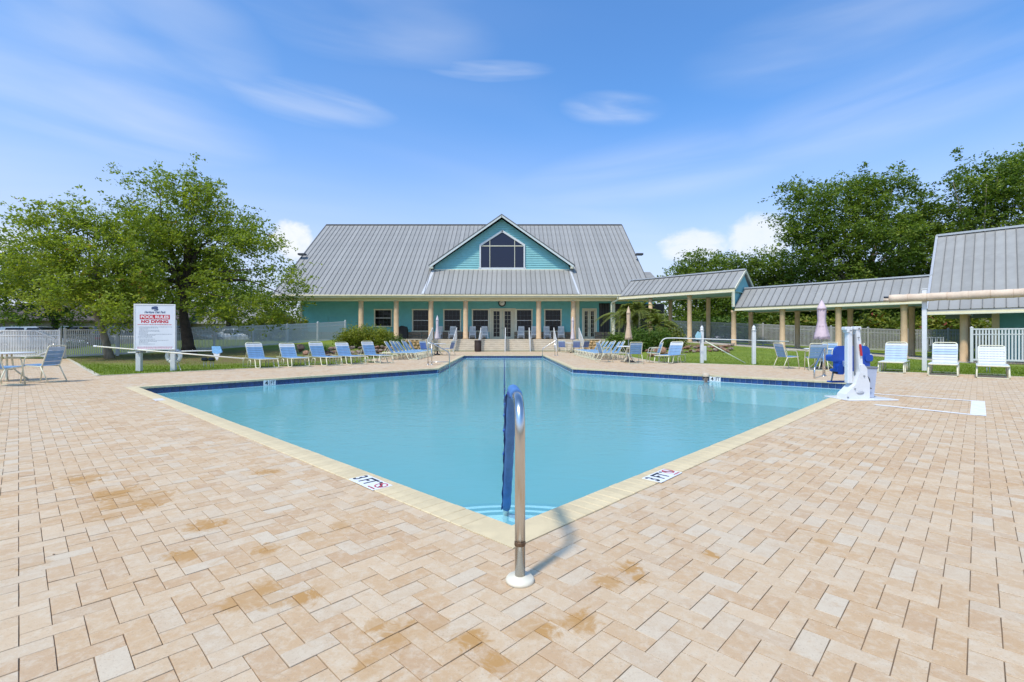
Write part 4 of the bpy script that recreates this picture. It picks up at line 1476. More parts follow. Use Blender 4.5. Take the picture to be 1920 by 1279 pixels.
pale = lounger('pale blue strap lounger left of the white canopy post', [sky_m] * 6 + [pale_m], pale_m, bang=66)
pale.location = (12.55, 15.75, 0.0); pale.rotation_euler = (0, 0, math.radians(-134))
p2 = lounger('nearly white strap lounger between the canopy post and the black ground light', [pale_m, pale_m, pale_m, sky_m, sky_m, pale_m, pale_m], pale_m, bang=66)
p2.location = (13.1, 14.55, 0.0); p2.rotation_euler = (0, 0, math.radians(-134))
p3 = lounger('all white strap lounger in front of the bright picket fence', [pale_m] * 7, pale_m, bang=52)
p3.location = (13.75, 13.75, 0.0); p3.rotation_euler = (0, 0, math.radians(-134))


def patio_chair(label, col, group='strap armchairs round the patio tables'):
    t = thing('patio_chair', label, 'chair', group=group)
    w = .28
    # faces +X
    for s in (1, -1):
        f = MB(); f.tube(fillet([(.26, s * w, .01), (.20, s * w, .42), (.16, s * w, .64), (-.20, s * w, .66)], .06), .014, 7); f.build('leg', frame_m, t)
        f = MB(); f.tube([(-.36, s * w, .01), (-.18, s * w, .42)], .014, 7); f.build('leg', frame_m, t)
        f = MB(); f.bar((.14, s * w, .665), (-.2, s * w, .685), .045, .018); f.build('armrest', frame_m, t)
    f = MB(); f.tube(fillet([(.26, w - .02, .43), (-.20, w - .02, .40), (-.36, w - .02, .92), (-.36, -w + .02, .92), (-.20, -w + .02, .40), (.26, -w + .02, .43), (.26, w - .02, .43)], .06), .014, 7); f.build('frame', frame_m, t)
    f = MB(); f.bar((.26, -w, .02), (.26, w, .02), .022); f.bar((-.36, -w, .02), (-.36, w, .02), .022); f.build('cross_bar', frame_m, t)
    sm_ = MB().box((0, 0, 0), (.085, 2 * w - .05, .01), bev=.003).mesh('seat_strap', col)
    for k in range(5): obj('seat_strap', sm_, t, (-.15 + k * .094, 0, .425 + k * .006), (0, -.06, 0))
    a = math.atan2(.52, -.16)
    for k in range(5):
        q = (k + .7) / 5.6
        obj('back_strap', sm_, t, (-.20 - .16 * q, 0, .42 + .50 * q), (0, -a, 0)) if k < 4 else obj('back_strap', MB().box((0, 0, 0), (.085, 2 * w - .05, .01), bev=.003).mesh('back_strap', sky_m), t, (-.20 - .16 * q, 0, .42 + .50 * q), (0, -a, 0))
    return t


table_top_m = pm('white_table', (0.74, 0.74, 0.72), .4, var=.04)


def patio_table(label, loc, r=.55, group='round white patio tables'):
    t = thing('patio_table', label, 'table', loc, 0, group)
    MB().lathe([(0, .70), (r - .03, .70), (r, .712), (r, .73), (r - .02, .738), (0, .738)], (0, 0, 0), 26).build('tabletop', table_top_m, t)
    for k in range(4):
        a = PI / 4 + k * PI / 2
        f = MB(); f.tube(fillet([(math.cos(a) * .08, math.sin(a) * .08, .70), (math.cos(a) * .12, math.sin(a) * .12, .3), (math.cos(a) * r * .72, math.sin(a) * r * .72, .015)], .12), .0195, 7); f.build('leg', frame_m, t)
    MB().lathe([(.11, .28), (.12, .30), (.12, .32), (.11, .33)], (0, 0, 0), 14).build('leg_ring', frame_m, t)
    return t


def umbrella(label, loc, top, bot, col, group='closed umbrellas on the patio tables', base=True, rw=.13, tip=.26):
    t = thing('patio_umbrella', label, 'umbrella', loc, 0, group)
    MB().tube([(0, 0, .02), (0, 0, top)], .022, 8).build('pole', pm('umbrella_pole', (.30, .29, .28), .4, metal=.4, var=.05), t)
    f = MB()
    seg = 16
    L_ = top - bot - tip
    prof = [(0.03, bot + .12), (rw * 1.15, bot), (rw * 1.1, bot + .12), (rw * .78, bot + L_ * .35), (rw * .55, bot + L_ * .6), (rw * .6, bot + L_ * .8), (rw * .62, bot + L_), ]
    vs, fs = [], []
    for (r, z) in prof:
        for k in range(seg):
            a = 2 * PI * k / seg
            q = r * (1 + (.22 if k % 2 else -.16)) if r > .04 else r
            vs.append((q * math.cos(a + z * .35), q * math.sin(a + z * .35), z + (.04 if (k % 4 == 0 and z == bot) else 0)))
    for i in range(len(prof) - 1):
        for k in range(seg): fs.append((i * seg + k, i * seg + (k + 1) % seg, (i + 1) * seg + (k + 1) % seg, (i + 1) * seg + k))
    f.add(vs, fs, True)
    f.build('canopy', col, t)
    MB().lathe([(rw * .80, top - tip - .04), (rw * .74, top - tip + .02), (rw * .25, top - .03), (.012, top + .02), (0, top + .06)], (0, 0, 0), 12).build('canopy_vent', col, t)
    MB().lathe([(rw * .72, bot + L_ * .42), (rw * .74, bot + L_ * .44), (rw * .72, bot + L_ * .46)], (0, 0, 0), 12).build('tie_strap', col, t)
    if base: MB().lathe([(.24, 0), (.25, .03), (.24, .06), (.06, .10), (.04, .32), (.026, .32)], (0, 0, 0), 20).build('base', pm('umbrella_base', (.03, .03, .03), .5, var=.1), t)
    return t


pink_m = pm('faded_pink_canvas', (0.64, 0.50, 0.53), .85, var=.08, scale=7, bump=.3, bscale=60)
pinkw_m = pm('pale_pink_canvas', (0.66, 0.55, 0.54), .85, var=.1, scale=7)
tan_m = pm('tan_canvas', (0.60, 0.43, 0.28), .85, var=.1, scale=7)

# right near table
T1 = Vector((11.0, 17.05, 0))
patio_table('white patio table under the big faded pink umbrella by the pool lift', T1)
umbrella('tall closed faded pink umbrella behind the blue pool lift seat', T1, 2.42, 1.06, pink_m, rw=.19)
ch = patio_chair('blue strap armchair at the left of the pink umbrella table', blue_m)
ch.location = (9.95, 17.35, 0); ch.rotation_euler = (0, 0, math.radians(5))
dup(ch, (10.35, 16.35, 0), math.radians(72), 'blue strap armchair with its back to the pool, left of the lift handrail')
dup(ch, (11.75, 16.65, 0), math.radians(150), 'blue strap armchair half hidden behind the blue lift seat')
dup(ch, (11.7, 17.9, 0.02), math.radians(215), 'blue strap armchair on the far side of the pink umbrella table')
# tan umbrella table
T2 = Vector((5.28, 21.75, 0))
patio_table('white patio table under the tan umbrella beside the packed loungers', T2)
umbrella('closed tan umbrella in front of the palms', T2, 2.5, 1.03, tan_m, rw=.125)
dup(ch, (5.22, 20.55, 0), math.radians(92), 'blue strap armchair with its back to the pool at the tan umbrella table')
dup(ch, (6.35, 21.5, 0.0), math.radians(176), 'blue strap armchair seen from the side, right of the tan umbrella table')
dup(ch, (4.25, 21.9, 0), math.radians(10), 'blue strap armchair left of the tan umbrella table, by the packed loungers')
# table right of the steps
T3 = Vector((PX(1074, 35.0), 35.0, 0))
patio_table('white patio table at the right end of the porch steps', T3)
umbrella('closed pale pink umbrella in front of the porch column right of the steps', T3, 2.62, .95, pinkw_m, rw=.13)
c3 = patio_chair('deep blue armchair left of the pale pink umbrella by the steps', pm('deep_blue_sling', (.10, .17, .38), .6, var=.1), 'deep blue armchairs at the foot of the porch')
c3.location = (T3.x - .75, 34.9, 0); c3.rotation_euler = (0, 0, math.radians(70))
dup(c3, (T3.x + .1, 34.0, 0), math.radians(92), 'deep blue armchair in front of the pale pink umbrella by the steps')
dup(c3, (T3.x + .85, 35.2, 0), math.radians(120), 'deep blue armchair right of the pale pink umbrella by the stone planter')
# table left of the steps
T4 = Vector((PX(820, 30.5), 30.5, 0))
patio_table('white patio table left of the channel behind the curved handrail', T4)
umbrella('closed pale pink umbrella left of the porch steps', T4, 2.5, 1.0, pinkw_m, rw=.125)
dup(c3, (T4.x - .55, 29.6, 0), math.radians(60), 'deep blue armchair under the left pale pink umbrella, behind the handrail')
dup(c3, (T4.x + .75, 30.1, 0), math.radians(160), 'deep blue armchair right of the left pale pink umbrella')
# table at the left edge
T5 = Vector((-13.05, 12.4, 0))
patio_table('white patio table cut off by the left edge of the view', T5)
dup(ch, (-11.75, 12.0, 0), math.radians(186), 'blue strap armchair standing clear on the paving at the far left')
dup(ch, (-11.75, 11.05, 0), math.radians(90), 'blue strap armchair with its back to the camera, cut by the left edge')

# rocking chairs on the porch
wht = pm('white_rocker_paint', (0.70, 0.70, 0.69), .5, var=.04)


def rocker(label):
    t = thing('rocking_chair', label, 'rocking chair', group='white rocking chairs on the porch')
    for s in (1, -1):
        f = MB(); f.tube([(s * .27, .35 - 1.0 * k / 10, .03 + .09 * (k / 5 - 1) ** 2) for k in range(11)], .02, 6); f.build('rocker', wht, t)
        f = MB(); f.box((s * .27, -.24, .34), (.045, .045, .60)); f.build('leg', wht, t)
        f = MB(); f.bar((s * .27, .2, .06), (s * .25, .42, 1.12), .04, .05); f.build('leg', wht, t)
        f = MB(); f.box((s * .28, -.02, .65), (.09, .56, .025), bev=.006); f.build('armrest', wht, t)
    for k in range(5): obj('seat_slat', MATS.setdefault('_ss', MB().box((0, 0, 0), (.50, .085, .018)).mesh('seat_slat', wht)), t, (0, -.22 + k * .105, .43 - .012 * k))
    for k in range(6): obj('back_slat', MATS.setdefault('_bs', MB().box((0, 0, 0), (.055, .016, .62)).mesh('back_slat', wht)), t, (-.19 + k * .076, .33, .79), (-.2, 0, 0))
    for c_, d_, r_ in (((0, .40, 1.10), (.54, .03, .11), (-.2, 0, 0)), ((0, .27, .48), (.5, .03, .06), None), ((0, -.25, .37), (.52, .03, .08), None), ((0, -.25, .2), (.52, .02, .04), None)):
        f = MB(); f.box(c_, d_, r_); f.build('rail', wht, t)
    return t


rlabs = [(822, 'leftmost white rocking chair, behind the left pale pink umbrella'), (848, 'white rocking chair alone under the third porch window from the left'), (886, 'white rocking chair just right of a tan column, behind the trash can'), (909, 'white rocking chair touching the left side of the double door'),
         (977, 'white rocking chair touching the right side of the double door'), (1002, 'white rocking chair half behind the tan column right of the door'), (1026, 'white rocking chair under the right end porch window'), (1052, 'rightmost white rocking chair, left of the umbrella by the steps')]
rk = rocker(rlabs[0][1])
for i, (px, lab) in enumerate(rlabs):
    o = rk if i == 0 else dup(rk)
    o.location = (PX(px, 43.1), 43.1, PF); o['label'] = lab; o.rotation_euler = (0, 0, math.radians((i * 37) % 16 - 8))

# stair railings
for i, px in enumerate((797, 846, 895, 945, 993, 1043, 1094)):
    x = (px - 947) / 49 * 2.06 - .47
    labs = ['leftmost white stair railing, by the left stone planter', 'white stair railing right of the left umbrella', 'white stair railing behind the brown trash can', 'middle white stair railing in line with the double door', 'white stair railing right of the double door', 'white stair railing by the right curved handrail', 'rightmost white stair railing, by the right stone planter']
    t = thing('stair_railing', labs[i], 'railing', (x, 38.55, 0), 0, 'white stair railings on the porch steps')
    for (y, z) in ((.0, 0.0), (2.35, .96)):
        MB().box((0, y, z + .5), (.075, .075, 1.02), bev=.008).build('post', vinyl_m, t)
    for dz_ in (.93, .16): MB().bar((0, 0, dz_), (0, 2.35, .96 + dz_), .05, .06, up=(0, 0, 1)).build('rail', vinyl_m, t)
    pk = MB().box((0, 0, .56), (.025, .045, .80)).mesh('baluster', vinyl_m)
    for k in range(1, 21): obj('baluster', pk, t, (0, 2.35 * k / 21, .96 * k / 21))

# trash can, covered grill
tcn_ = thing('trash_can', 'dark brown slatted trash can at the foot of the porch steps', 'trash can', (PX(896, 37.6), 37.6, 0))
bm_ = pm('brown_plastic', (.045, .028, .022), .6, var=.12)
MB().lathe([(.23, .02), (.25, .05), (.25, .78), (.23, .80), (.21, .78)], (0, 0, 0), 20).build('bin', bm_, tcn_)
MB().lathe([(.285, .80), (.29, .84), (.25, .90), (.14, .93), (.13, .90)], (0, 0, 0), 20).build('lid', bm_, tcn_)
sm_ = MB().box((0, .255, .41), (.05, .025, .70), bev=.006).mesh('slat', bm_)
for k in range(16): obj('slat', sm_, tcn_, (0, 0, 0), (0, 0, k * PI / 8))
gr = thing('barbecue_grill', 'barbecue grill under a black cover on the porch', 'grill', (PX(756, 42.6), 42.6, PF))
f = MB(); f.prism([(-.36, .04), (.40, .04), (.38, .80), (.30, 1.10), (-.1, 1.20), (-.30, 1.10), (-.36, .85)], -.28, .28, 'XZ'); f.build('cover', pm('black_cover', (.012, .012, .013), .55, var=.2, bump=.5, bscale=12), gr)
for s in (-.25, .28): MB().lathe([(.06, -.02), (.07, 0), (.06, .02)], (s, -.25, .07), 12, axis='Y').build('wheel', MATS['black_plastic'], gr)
f = MB(); f.tube([(.40, -.15, .8), (.55, -.15, .82), (.55, .15, .82), (.40, .15, .8)], .018, 6); f.build('handle', MATS['black_plastic'], gr)

# ================================================================== POOLSIDE EQUIPMENT
steel = pm('stainless_steel', (0.62, 0.60, 0.57), .22, metal=1.0, var=.06, scale=3)
cream_pl = pm('cream_plastic', (0.70, 0.64, 0.50), .5, var=.04)
cover_m = pm('blue_rail_cover', (0.07, 0.19, 0.44), .7, var=.12, scale=14, bump=.4, bscale=160)
# near handrail with blue sleeve
base = G(975, 1090)
hr = thing('pool_handrail', 'polished steel handrail with a blue sleeve at the near corner of the pool', 'handrail', base)
pth = [(0, 0, .0), (0, 0, .825), (-.036, .52, .835), (-.082, 1.36, -.22), (-.088, 1.46, -.36)]
fp = fillet([pth[0], pth[1], pth[2]], .15, 8)[:-1] + fillet([(-.018, .26, .83), pth[2], pth[3], pth[4]], .13, 5)
f = MB(); f.tube(fp, .0242, 14); f.build('rail', steel, hr)
f = MB(); f.lathe([(.066, 0), (.066, .012), (.058, .022), (.03, .026), (.0255, .03)], (0, 0, 0), 28); f.build('base_flange', cream_pl, hr)
f = MB(); f.lathe([(.0247, -.004), (.0258, -.003), (.0258, .014), (.0247, .016)], (0, 0, .17), 14); f.build('pipe_collar', pm('brown_stain', (.16, .10, .06), .5, metal=.6, var=.4, scale=60), hr)
sl0 = [Vector(p) for p in fp]
cover_pts = []
acc = 0
for a, b_ in zip(sl0[:-1], sl0[1:]):
    m_ = max(1, int((b_ - a).length / .05))
    for k in range(m_): cover_pts.append(a + (b_ - a) * k / m_)
cover_pts = [p for p in cover_pts if (p.y > .165 and p.z > -.13)]
f = MB(); f.tube(cover_pts, [0.031 + .0016 * math.sin(i * 2.1) for i in range(len(cover_pts))], 12, caps=True); f.build('sleeve', cover_m, hr)
# the zip flap that hangs along the sleeve
f = MB(); vs = []
for i, p in enumerate(cover_pts):
    k = i / (len(cover_pts) - 1)
    wv = .012 * math.sin(i * 1.7) * .6
    vs += [(p.x - .026, p.y, p.z - .004), (p.x - .036 + wv * .5, p.y - .004, p.z - .012 + wv * .6), (p.x - .033 + wv * .5, p.y - .004, p.z - .012 + wv * .6), (p.x - .022, p.y, p.z - .004)]
fs = []
for i in range(len(cover_pts) - 1):
    for k in range(4): fs.append((i * 4 + k, i * 4 + (k + 1) % 4, i * 4 + 4 + (k + 1) % 4, i * 4 + 4 + k))
f.add(vs, fs); f.build('zip_flap', pm('navy_zip', (.02, .05, .20), .8, var=.3, scale=80), hr)

# floating rope down the middle of the pool
rope = MB()
pr = []
for k in range(120):
    y = 4.0 + (30.25 - 4.0) * k / 119
    pr.append((-.058 - (y - 4) * .0163 * 1.0 + .006 * math.sin(k * .9), y, WATER_Z + .012))
rt = thing('floating_rope', 'long dark blue rope floating down the middle of the pool', 'rope', (pr[0][0], pr[0][1], WATER_Z))
q0 = Vector(pr[0]) * 1; q0.z = WATER_Z
f = MB(); f.tube([Vector(p) - q0 for p in pr], .013, 6); f.build('rope', pm('navy_rope', (.008, .03, .12), .6, var=.3, scale=30), rt)
fl_ = MB().lathe([(.014, -.05), (.021, -.035), (.021, .035), (.014, .05)], (0, 0, 0), 10, axis='Y').mesh('float', pm('blue_float', (.02, .09, .34), .4, var=.1))
for k in range(0, 120, 6): obj('float', fl_, rt, Vector(pr[k]) - q0)


def stair_rail(label, base, d, run, hgt=.86, low=.42, brace=True, twin=None, steel_=steel):
    """a pool handrail: posts on the deck, a bent top that falls towards the water, then down into it"""
    d = Vector((d[0], d[1], 0)).normalized()
    t = thing('pool_handrail', label, 'handrail', base, 0, 'steel handrails round the pool')
    offs = [Vector((0, 0, 0))] + ([Vector(twin)] if twin else [])
    for o_ in offs:
        f = MB(); f.tube(fillet([o_, o_ + Vector((0, 0, hgt)), o_ + d * .14 + Vector((0, 0, hgt)), o_ + d * run + Vector((0, 0, low)), o_ + d * run + Vector((0, 0, -.9))], .12, 5), .024, 9)
        f.build('rail', steel_, t)
        f = MB(); f.tube([o_ + d * .15, o_ + d * .15 + Vector((0, 0, hgt - .05))], .022, 8); f.build('post', steel_, t)
        if brace:
            f = MB(); f.tube([o_ + d * .02 + Vector((0, 0, .12)), o_ + d * run + Vector((0, 0, .12))], .014, 7); f.build('brace', steel_, t)
        MB().lathe([(.06, 0), (.06, .012), (.03, .025)], tuple(o_), 14).build('base_flange', steel_, t)
        MB().lathe([(.06, 0), (.06, .012), (.03, .025)], tuple(o_ + d * .15), 14).build('base_flange', steel_, t)
    return t


stair_rail('steel handrail with a brace at the left side of the narrow channel', G(802.5, 684.5), (1, .15), .86, hgt=.90, low=.50)
stair_rail('steel handrail at the far right corner of the narrow channel', G(1045, 667), (-1, -.02), .92, hgt=.92, low=.42, brace=False)
stair_rail('pair of steel handrails behind the pool lift', G(1546, 705) + Vector((0, 0, 0)), (-.69, -.72), 1.25, hgt=.80, low=.28, brace=False, twin=(.62, -.62, 0))

# pool lift
lift = thing('pool_lift', 'white pool lift with a royal blue seat on the paving by the water', 'pool lift', G(1607, 748.5), math.radians(2))
lw = pm('white_powder_coat', (0.68, 0.685, 0.69), .35, var=.03)
royal = pm('royal_blue_plastic', (0.012, 0.065, 0.36), .4, var=.06)
f = MB(); f.box((.10, .05, .012), (.92, .62, .024), bev=.006); f.build('base_plate', lw, lift)
f = MB(); f.prism([(-.30, .025), (.16, .025), (.16, .30), (.10, .48), (-.02, .50), (-.10, .28), (-.28, .10)], -.10, .12, 'XZ'); f.build('housing', lw, lift)
f = MB(); f.lathe([(.0, -.004), (.07, -.004), (.072, 0), (0, 0)], (0, 0, 0), 20, axis='Y'); o = f.build('oval_emblem', pm('grey_emblem', (.42, .43, .46), .4, var=0), lift, (-.02, -.103, .13)); o.scale = (1, 1, .45)
f = MB(); f.box((-.145, .02, .80), (.092, .10, 1.02), bev=.012); f.build('mast', lw, lift)
f = MB(); f.box((-.20, .01, 1.285), (.10, .11, .06), bev=.01); f.box((-.19, .01, 1.24), (.05, .12, .06), bev=.01); f.build('mast_cap', lw, lift)
f = MB(); f.bar((-.015, -.0, 1.31), (.03, -.02, .55), .075, .08); f.box((-.02, -.0, 1.29), (.13, .11, .06), bev=.01); f.build('actuator', lw, lift)
f = MB(); f.bar((-.062, -.01, 1.18), (-.05, -.01, .45), .022); f.build('lift_strut', pm('grey_strut', (.28, .29, .30), .35, metal=.5, var=0), lift)
f = MB(); f.prism([(-.02, .36), (.13, .36), (.12, .56), (.06, .64), (-.0, .63)], -.09, .05, 'XZ'); f.build('motor', lw, lift)
f = MB(); f.bar((.002, -.071, 1.00), (.020, -.079, .79), .04, .006, up=(0, -1, 0)); lab_ = f.build('warning_label', pm('label_red', (.45, .03, .03), .5, var=0), lift)
for (x, z) in ((-.16, 1.245), (-.01, 1.285), (-.02, 1.12), (-.12, .20), (-.25, .045), (.05, .43)):
    MB().lathe([(0, -.012), (.013, -.012), (.014, 0)], (x, -.105 if z < .5 else -.06, z), 8, axis='Y').build('bolt', MATS['grey_strut'], lift)
f = MB(); f.prism([(.15, .03), (.30, .03), (.36, .56), (.12, .58)], -.02, .20, 'XZ'); f.build('battery_box', pm('grey_box', (.40, .44, .54), .45, var=.05), lift)
f = MB(); f.box((.25, .09, .575), (.26, .25, .035), (0, .03, 0), bev=.01); f.build('battery_lid', pm('dark_grey_box', (.18, .19, .22), .5, var=0), lift)
f = MB(); f.tube(fillet([(.12, -.05, .45), (.18, -.08, .36), (.14, -.08, .22), (.22, -.06, .20)], .05), .010, 6); f.build('cable', MATS['black_plastic'], lift)
# seat: a back shell with rounded top corners, side wings, pan and leg rest on the far side
sy = .52


def rrect(x0, x1, z0, z1, r):
    o = []
    for (cx, cz, a0) in ((x1 - r, z0 + r, -PI / 2), (x1 - r, z1 - r, 0), (x0 + r, z1 - r, PI / 2), (x0 + r, z0 + r, PI)):
        o += [(cx + r * math.cos(a0 + PI / 2 * k / 5), cz + r * math.sin(a0 + PI / 2 * k / 5)) for k in range(6)]
    return o


f = MB(); f.prism(rrect(-.04, .66, .45, .96, .11), sy, sy + .05, 'XZ'); f.build('seat_back', royal, lift)
f = MB(); f.box((.33, sy + .20, .47), (.46, .34, .06), bev=.025); f.build('seat_pan', royal, lift)
for s in (-1, 1):
    cx = .29 + s * .34
    f = MB(); f.prism(rrect(cx - .075, cx + .075, .66, .79, .045), sy - .02, sy + .14, 'XZ'); f.build('armrest', royal, lift)
    f = MB(); f.prism(rrect(.29 + s * .24 - .06, .29 + s * .24 + .06, .41, .60, .03), sy - .05, sy + .03, 'XZ'); f.build('side_bracket', royal, lift)
f = MB(); f.bar((-.10, .06, .62), (.16, sy, .62), .08, .10); f.build('seat_arm', lw, lift)
f = MB(); f.tube([(.18, sy + .34, .45), (.18, sy + .40, .24), (.46, sy + .40, .24), (.46, sy + .34, .45)], .018, 6); f.build('foot_frame', MATS['grey_strut'], lift)
f = MB(); f.box((.32, sy + .44, .23), (.32, .16, .03), bev=.01); f.build('foot_rest', royal, lift)
f = MB(); f.bar((.67, sy, .80), (.71, sy + .02, .68), .03); f.build('hand_grip', lw, lift)
f = MB(); f.box((.0, sy - .02, .44), (.16, .05, .04), (0, .1, 0)); f.build('belt_buckle', MATS['black_plastic'], lift)

# painted box on the paving beside the lift
lines = MB()
paint_m = pm('white_road_paint', (0.74, 0.72, 0.68), .7, var=.08, scale=9)


def deck_strip(a, b_, w, z=.0045):
    a, b_ = Vector((a.x, a.y)), Vector((b_.x, b_.y))
    d = (b_ - a).normalized(); n_ = Vector((-d.y, d.x)) * w / 2
    return [(p.x, p.y, z) for p in (a - n_, b_ - n_, b_ + n_, a + n_)]


q1, q2, q3, q4 = G(1632, 738), G(1834, 752.5), G(1834, 779), G(1640, 759)
pb = MB()
for a, b_, w in ((q1, q2, .12), (q4, q3, .12)): pb.add(deck_strip(a, b_, w), [(0, 1, 2, 3)])
dd_ = (q3 - q2).normalized() * .03
pb.add(deck_strip(q2 - dd_, q3 + dd_, .17, .0055), [(0, 1, 2, 3)])
tag(pb.build('floor_marking', paint_m), 'white painted box on the paving beside the pool lift', 'floor marking')


# ------------------------------------------------------------------ lettering
def text_mesh(s, size, mat, width=None, height=None, shear=0.0, bold=0.0, ext=.0006):
    cu = bpy.data.curves.new('lettering', 'FONT')
    cu.body = s; cu.size = size; cu.align_x = 'CENTER'; cu.align_y = 'CENTER'
    cu.extrude = ext; cu.shear = shear; cu.offset = bold
    cu.resolution_u = 3
    o = bpy.data.objects.new('lettering', cu)
    COL.objects.link(o)
    bpy.context.view_layer.update()
    me = bpy.data.meshes.new_from_object(o.evaluated_get(bpy.context.evaluated_depsgraph_get()))
    bpy.data.objects.remove(o)
    co = np.empty(len(me.vertices) * 3, np.float32); me.vertices.foreach_get('co', co); co = co.reshape(-1, 3)
    mn, mx = co.min(0), co.max(0)
    co[:, :2] -= (mn[:2] + mx[:2]) / 2
    if width: co[:, 0] *= width / (mx[0] - mn[0])
    if height: co[:, 1] *= height / (mx[1] - mn[1])
    me.vertices.foreach_set('co', co.ravel())
    me.materials.clear(); me.materials.append(mat)
    me.name = 'lettering'
    return me


ink = pm('black_ink', (.012, .014, .02), .5, var=0)
red_ink = pm('red_ink', (.50, .025, .035), .5, var=0)
blue_ink = pm('navy_ink', (.05, .08, .17), .5, var=0)
mark_w = pm('white_marker', (.74, .74, .74), .4, var=.04, scale=20)


def ring(mb, c, r0, r1, z0, z1, n=28):
    o = [(c[0] + r1 * math.cos(2 * PI * k / n), c[1] + r1 * math.sin(2 * PI * k / n)) for k in range(n)]
    i = [(c[0] + r0 * math.cos(2 * PI * k / n), c[1] + r0 * math.sin(2 * PI * k / n)) for k in range(n)]
    vs = [(x, y, z) for z in (z0, z1) for (x, y) in o + i]
    fs = []
    for k in range(n):
        j = (k + 1) % n
        fs += [(2 * n + k, 2 * n + j, 3 * n + j, 3 * n + k), (k, j, 2 * n + j, 2 * n + k), (n + j, n + k, 3 * n + k, 3 * n + j)]
    mb.add(vs, fs)


def depth_tile(label, p0, p1, across):
    """3 FT + no-diving marker that lies on the coping; p0 left end, p1 right end of its near edge"""
    c = (p0 + p1) / 2
    ex = (p1 - p0); w = ex.length
    t = thing('depth_marker', label, 'depth marker', (c.x, c.y, .0065), math.atan2(ex.y, ex.x), 'flat 3 FT depth markers on the coping')
    h = across
    MB().box((0, h / 2, .001), (w, h, .004), bev=.0015).build('plate', mark_w, t)
    obj('lettering', text_mesh('3 FT', .2, ink, w * .58, h * .74, bold=.003), t, (-w * .19, h * .53, .0042))
    f = MB(); cx, cy = w * .355, h * .60
    ring(f, (cx, cy), h * .25, h * .31, .0034, .0046)
    f.build('ban_ring', red_ink, t)
    f = MB(); f.bar((cx - h * .22, cy + h * .22, .0046), (cx + h * .22, cy - h * .22, .0046), h * .07, .0008); f.build('ban_slash', red_ink, t)
    f = MB(); f.bar((cx - .05, cy + .02, .0042), (cx + .03, cy - .012, .0042), .016, .0006); f.bar((cx + .0, cy + .0, .0042), (cx + .03, cy - .045, .0042), .012, .0006); f.lathe([(0, .0046), (.014, .0046), (.014, .004)], (cx - .065, cy + .035, 0), 10)
    f.build('diver_figure', ink, t)
    obj('lettering', text_mesh('NO DIVING', .04, red_ink, w * .24, h * .09), t, (w * .335, h * .13, .0042))
    return t


a, b_ = G(653.5, 900.5), G(699, 921.5)
depth_tile('white 3 FT no diving marker on the left coping', a, b_, .165)
a, b_ = G(1240, 907), G(1279.5, 888)
depth_tile('white 3 FT no diving marker on the right coping', a, b_, .165)


def wall_marker(label, px, i):
    a, b_ = POOL[i], POOL[(i + 1) % len(POOL)]
    d = (b_ - a).normalized(); nin = Vector((-d.y, d.x))
    r = (px - 960) / FPX
    # where the sight line of that column meets this side of the pool
    tt = (a.x - r * a.y) / (r * d.y - d.x)
    p = a + d * tt + nin * .016
    t = thing('depth_marker', label, 'depth marker', (p.x, p.y, -.101), math.atan2(d.y, d.x) + PI, '4 FT depth markers on the waterline tiles')
    for k, ch_ in enumerate(('4', 'FT')):
        x = -.082 + k * .165
        MB().box((x, 0, 0), (.155, .012, .15), bev=.003).build('tile', mark_w, t)
        obj('lettering', text_mesh(ch_, .16, ink, .085 if k == 0 else .11, .105, bold=.003), t, (x, -.0068, 0), (PI / 2, 0, 0))
    return t


wall_marker('white 4 FT depth marker on the blue tiles of the left wall', 505, 5)
wall_marker('white 4 FT depth marker on the blue tiles beside the swimmer', 1341, 1)
t = thing('depth_marker', 'worn white marker on the paving near the left corner of the pool', 'depth marker', (*G(298, 750).xy, .006), math.radians(135))
MB().box((0, 0, .001), (.36, .15, .004), bev=.0015).build('plate', pm('worn_marker', (.66, .62, .58), .6, var=.12, scale=18), t)

# ------------------------------------------------------------------ rules sign
SY = G(258, 696).y
sgn = thing('pool_sign', 'tall white pool rules sign on two white posts by the left lawn', 'sign', (PX(292, SY), SY, 0), math.radians(12))
signw = pm('sign_white', (.66, .69, .72), .45, var=.03)
spx = SY / FPX
hw_ = 39.5 * spx * .87
zt_, zb_ = PZ(570.5, SY), PZ(656, SY)
zc, hh2 = (zt_ + zb_) / 2, (zt_ - zb_) / 2
for s in (-1, 1):
    MB().box((s * hw_ * .83, .05, PZ(600, SY) / 2), (.15, .15, PZ(600, SY)), bev=.012).build('post', vinyl_m, sgn)
MB().box((0, -.045, zc), (2 * hw_, .03, 2 * hh2), bev=.006).build('board', signw, sgn)
f = MB()
for s in (-1, 1):
    f.box((s * (hw_ - .02), -.055, zc), (.04, .034, 2 * hh2), bev=.006); f.box((0, -.055, zc + s * (hh2 - .02)), (2 * hw_ - .08, .034, .04), bev=.006)
f.build('frame', pm('sign_frame', (.70, .70, .68), .45, var=.03), sgn)
yf = -.0615


def sz(v):   # photograph row of the enlarged sign -> height on the board
    return zt_ - (v - 60) / (1165 - 60) * 2 * hh2


def sx(u):
    return (u - 590) / (1125 - 60) * 2 * hw_


def sign_text(s, mat, u0, u1, v0, v1, shear=0.0, bold=0.0, dy=0.0):
    obj('lettering', text_mesh(s, .1, mat, (u1 - u0) / 1065 * 2 * hw_, (v1 - v0) / 1105 * 2 * hh2, shear, bold), sgn, (sx((u0 + u1) / 2), yf - dy, sz((v0 + v1) / 2)), (PI / 2, 0, 0))


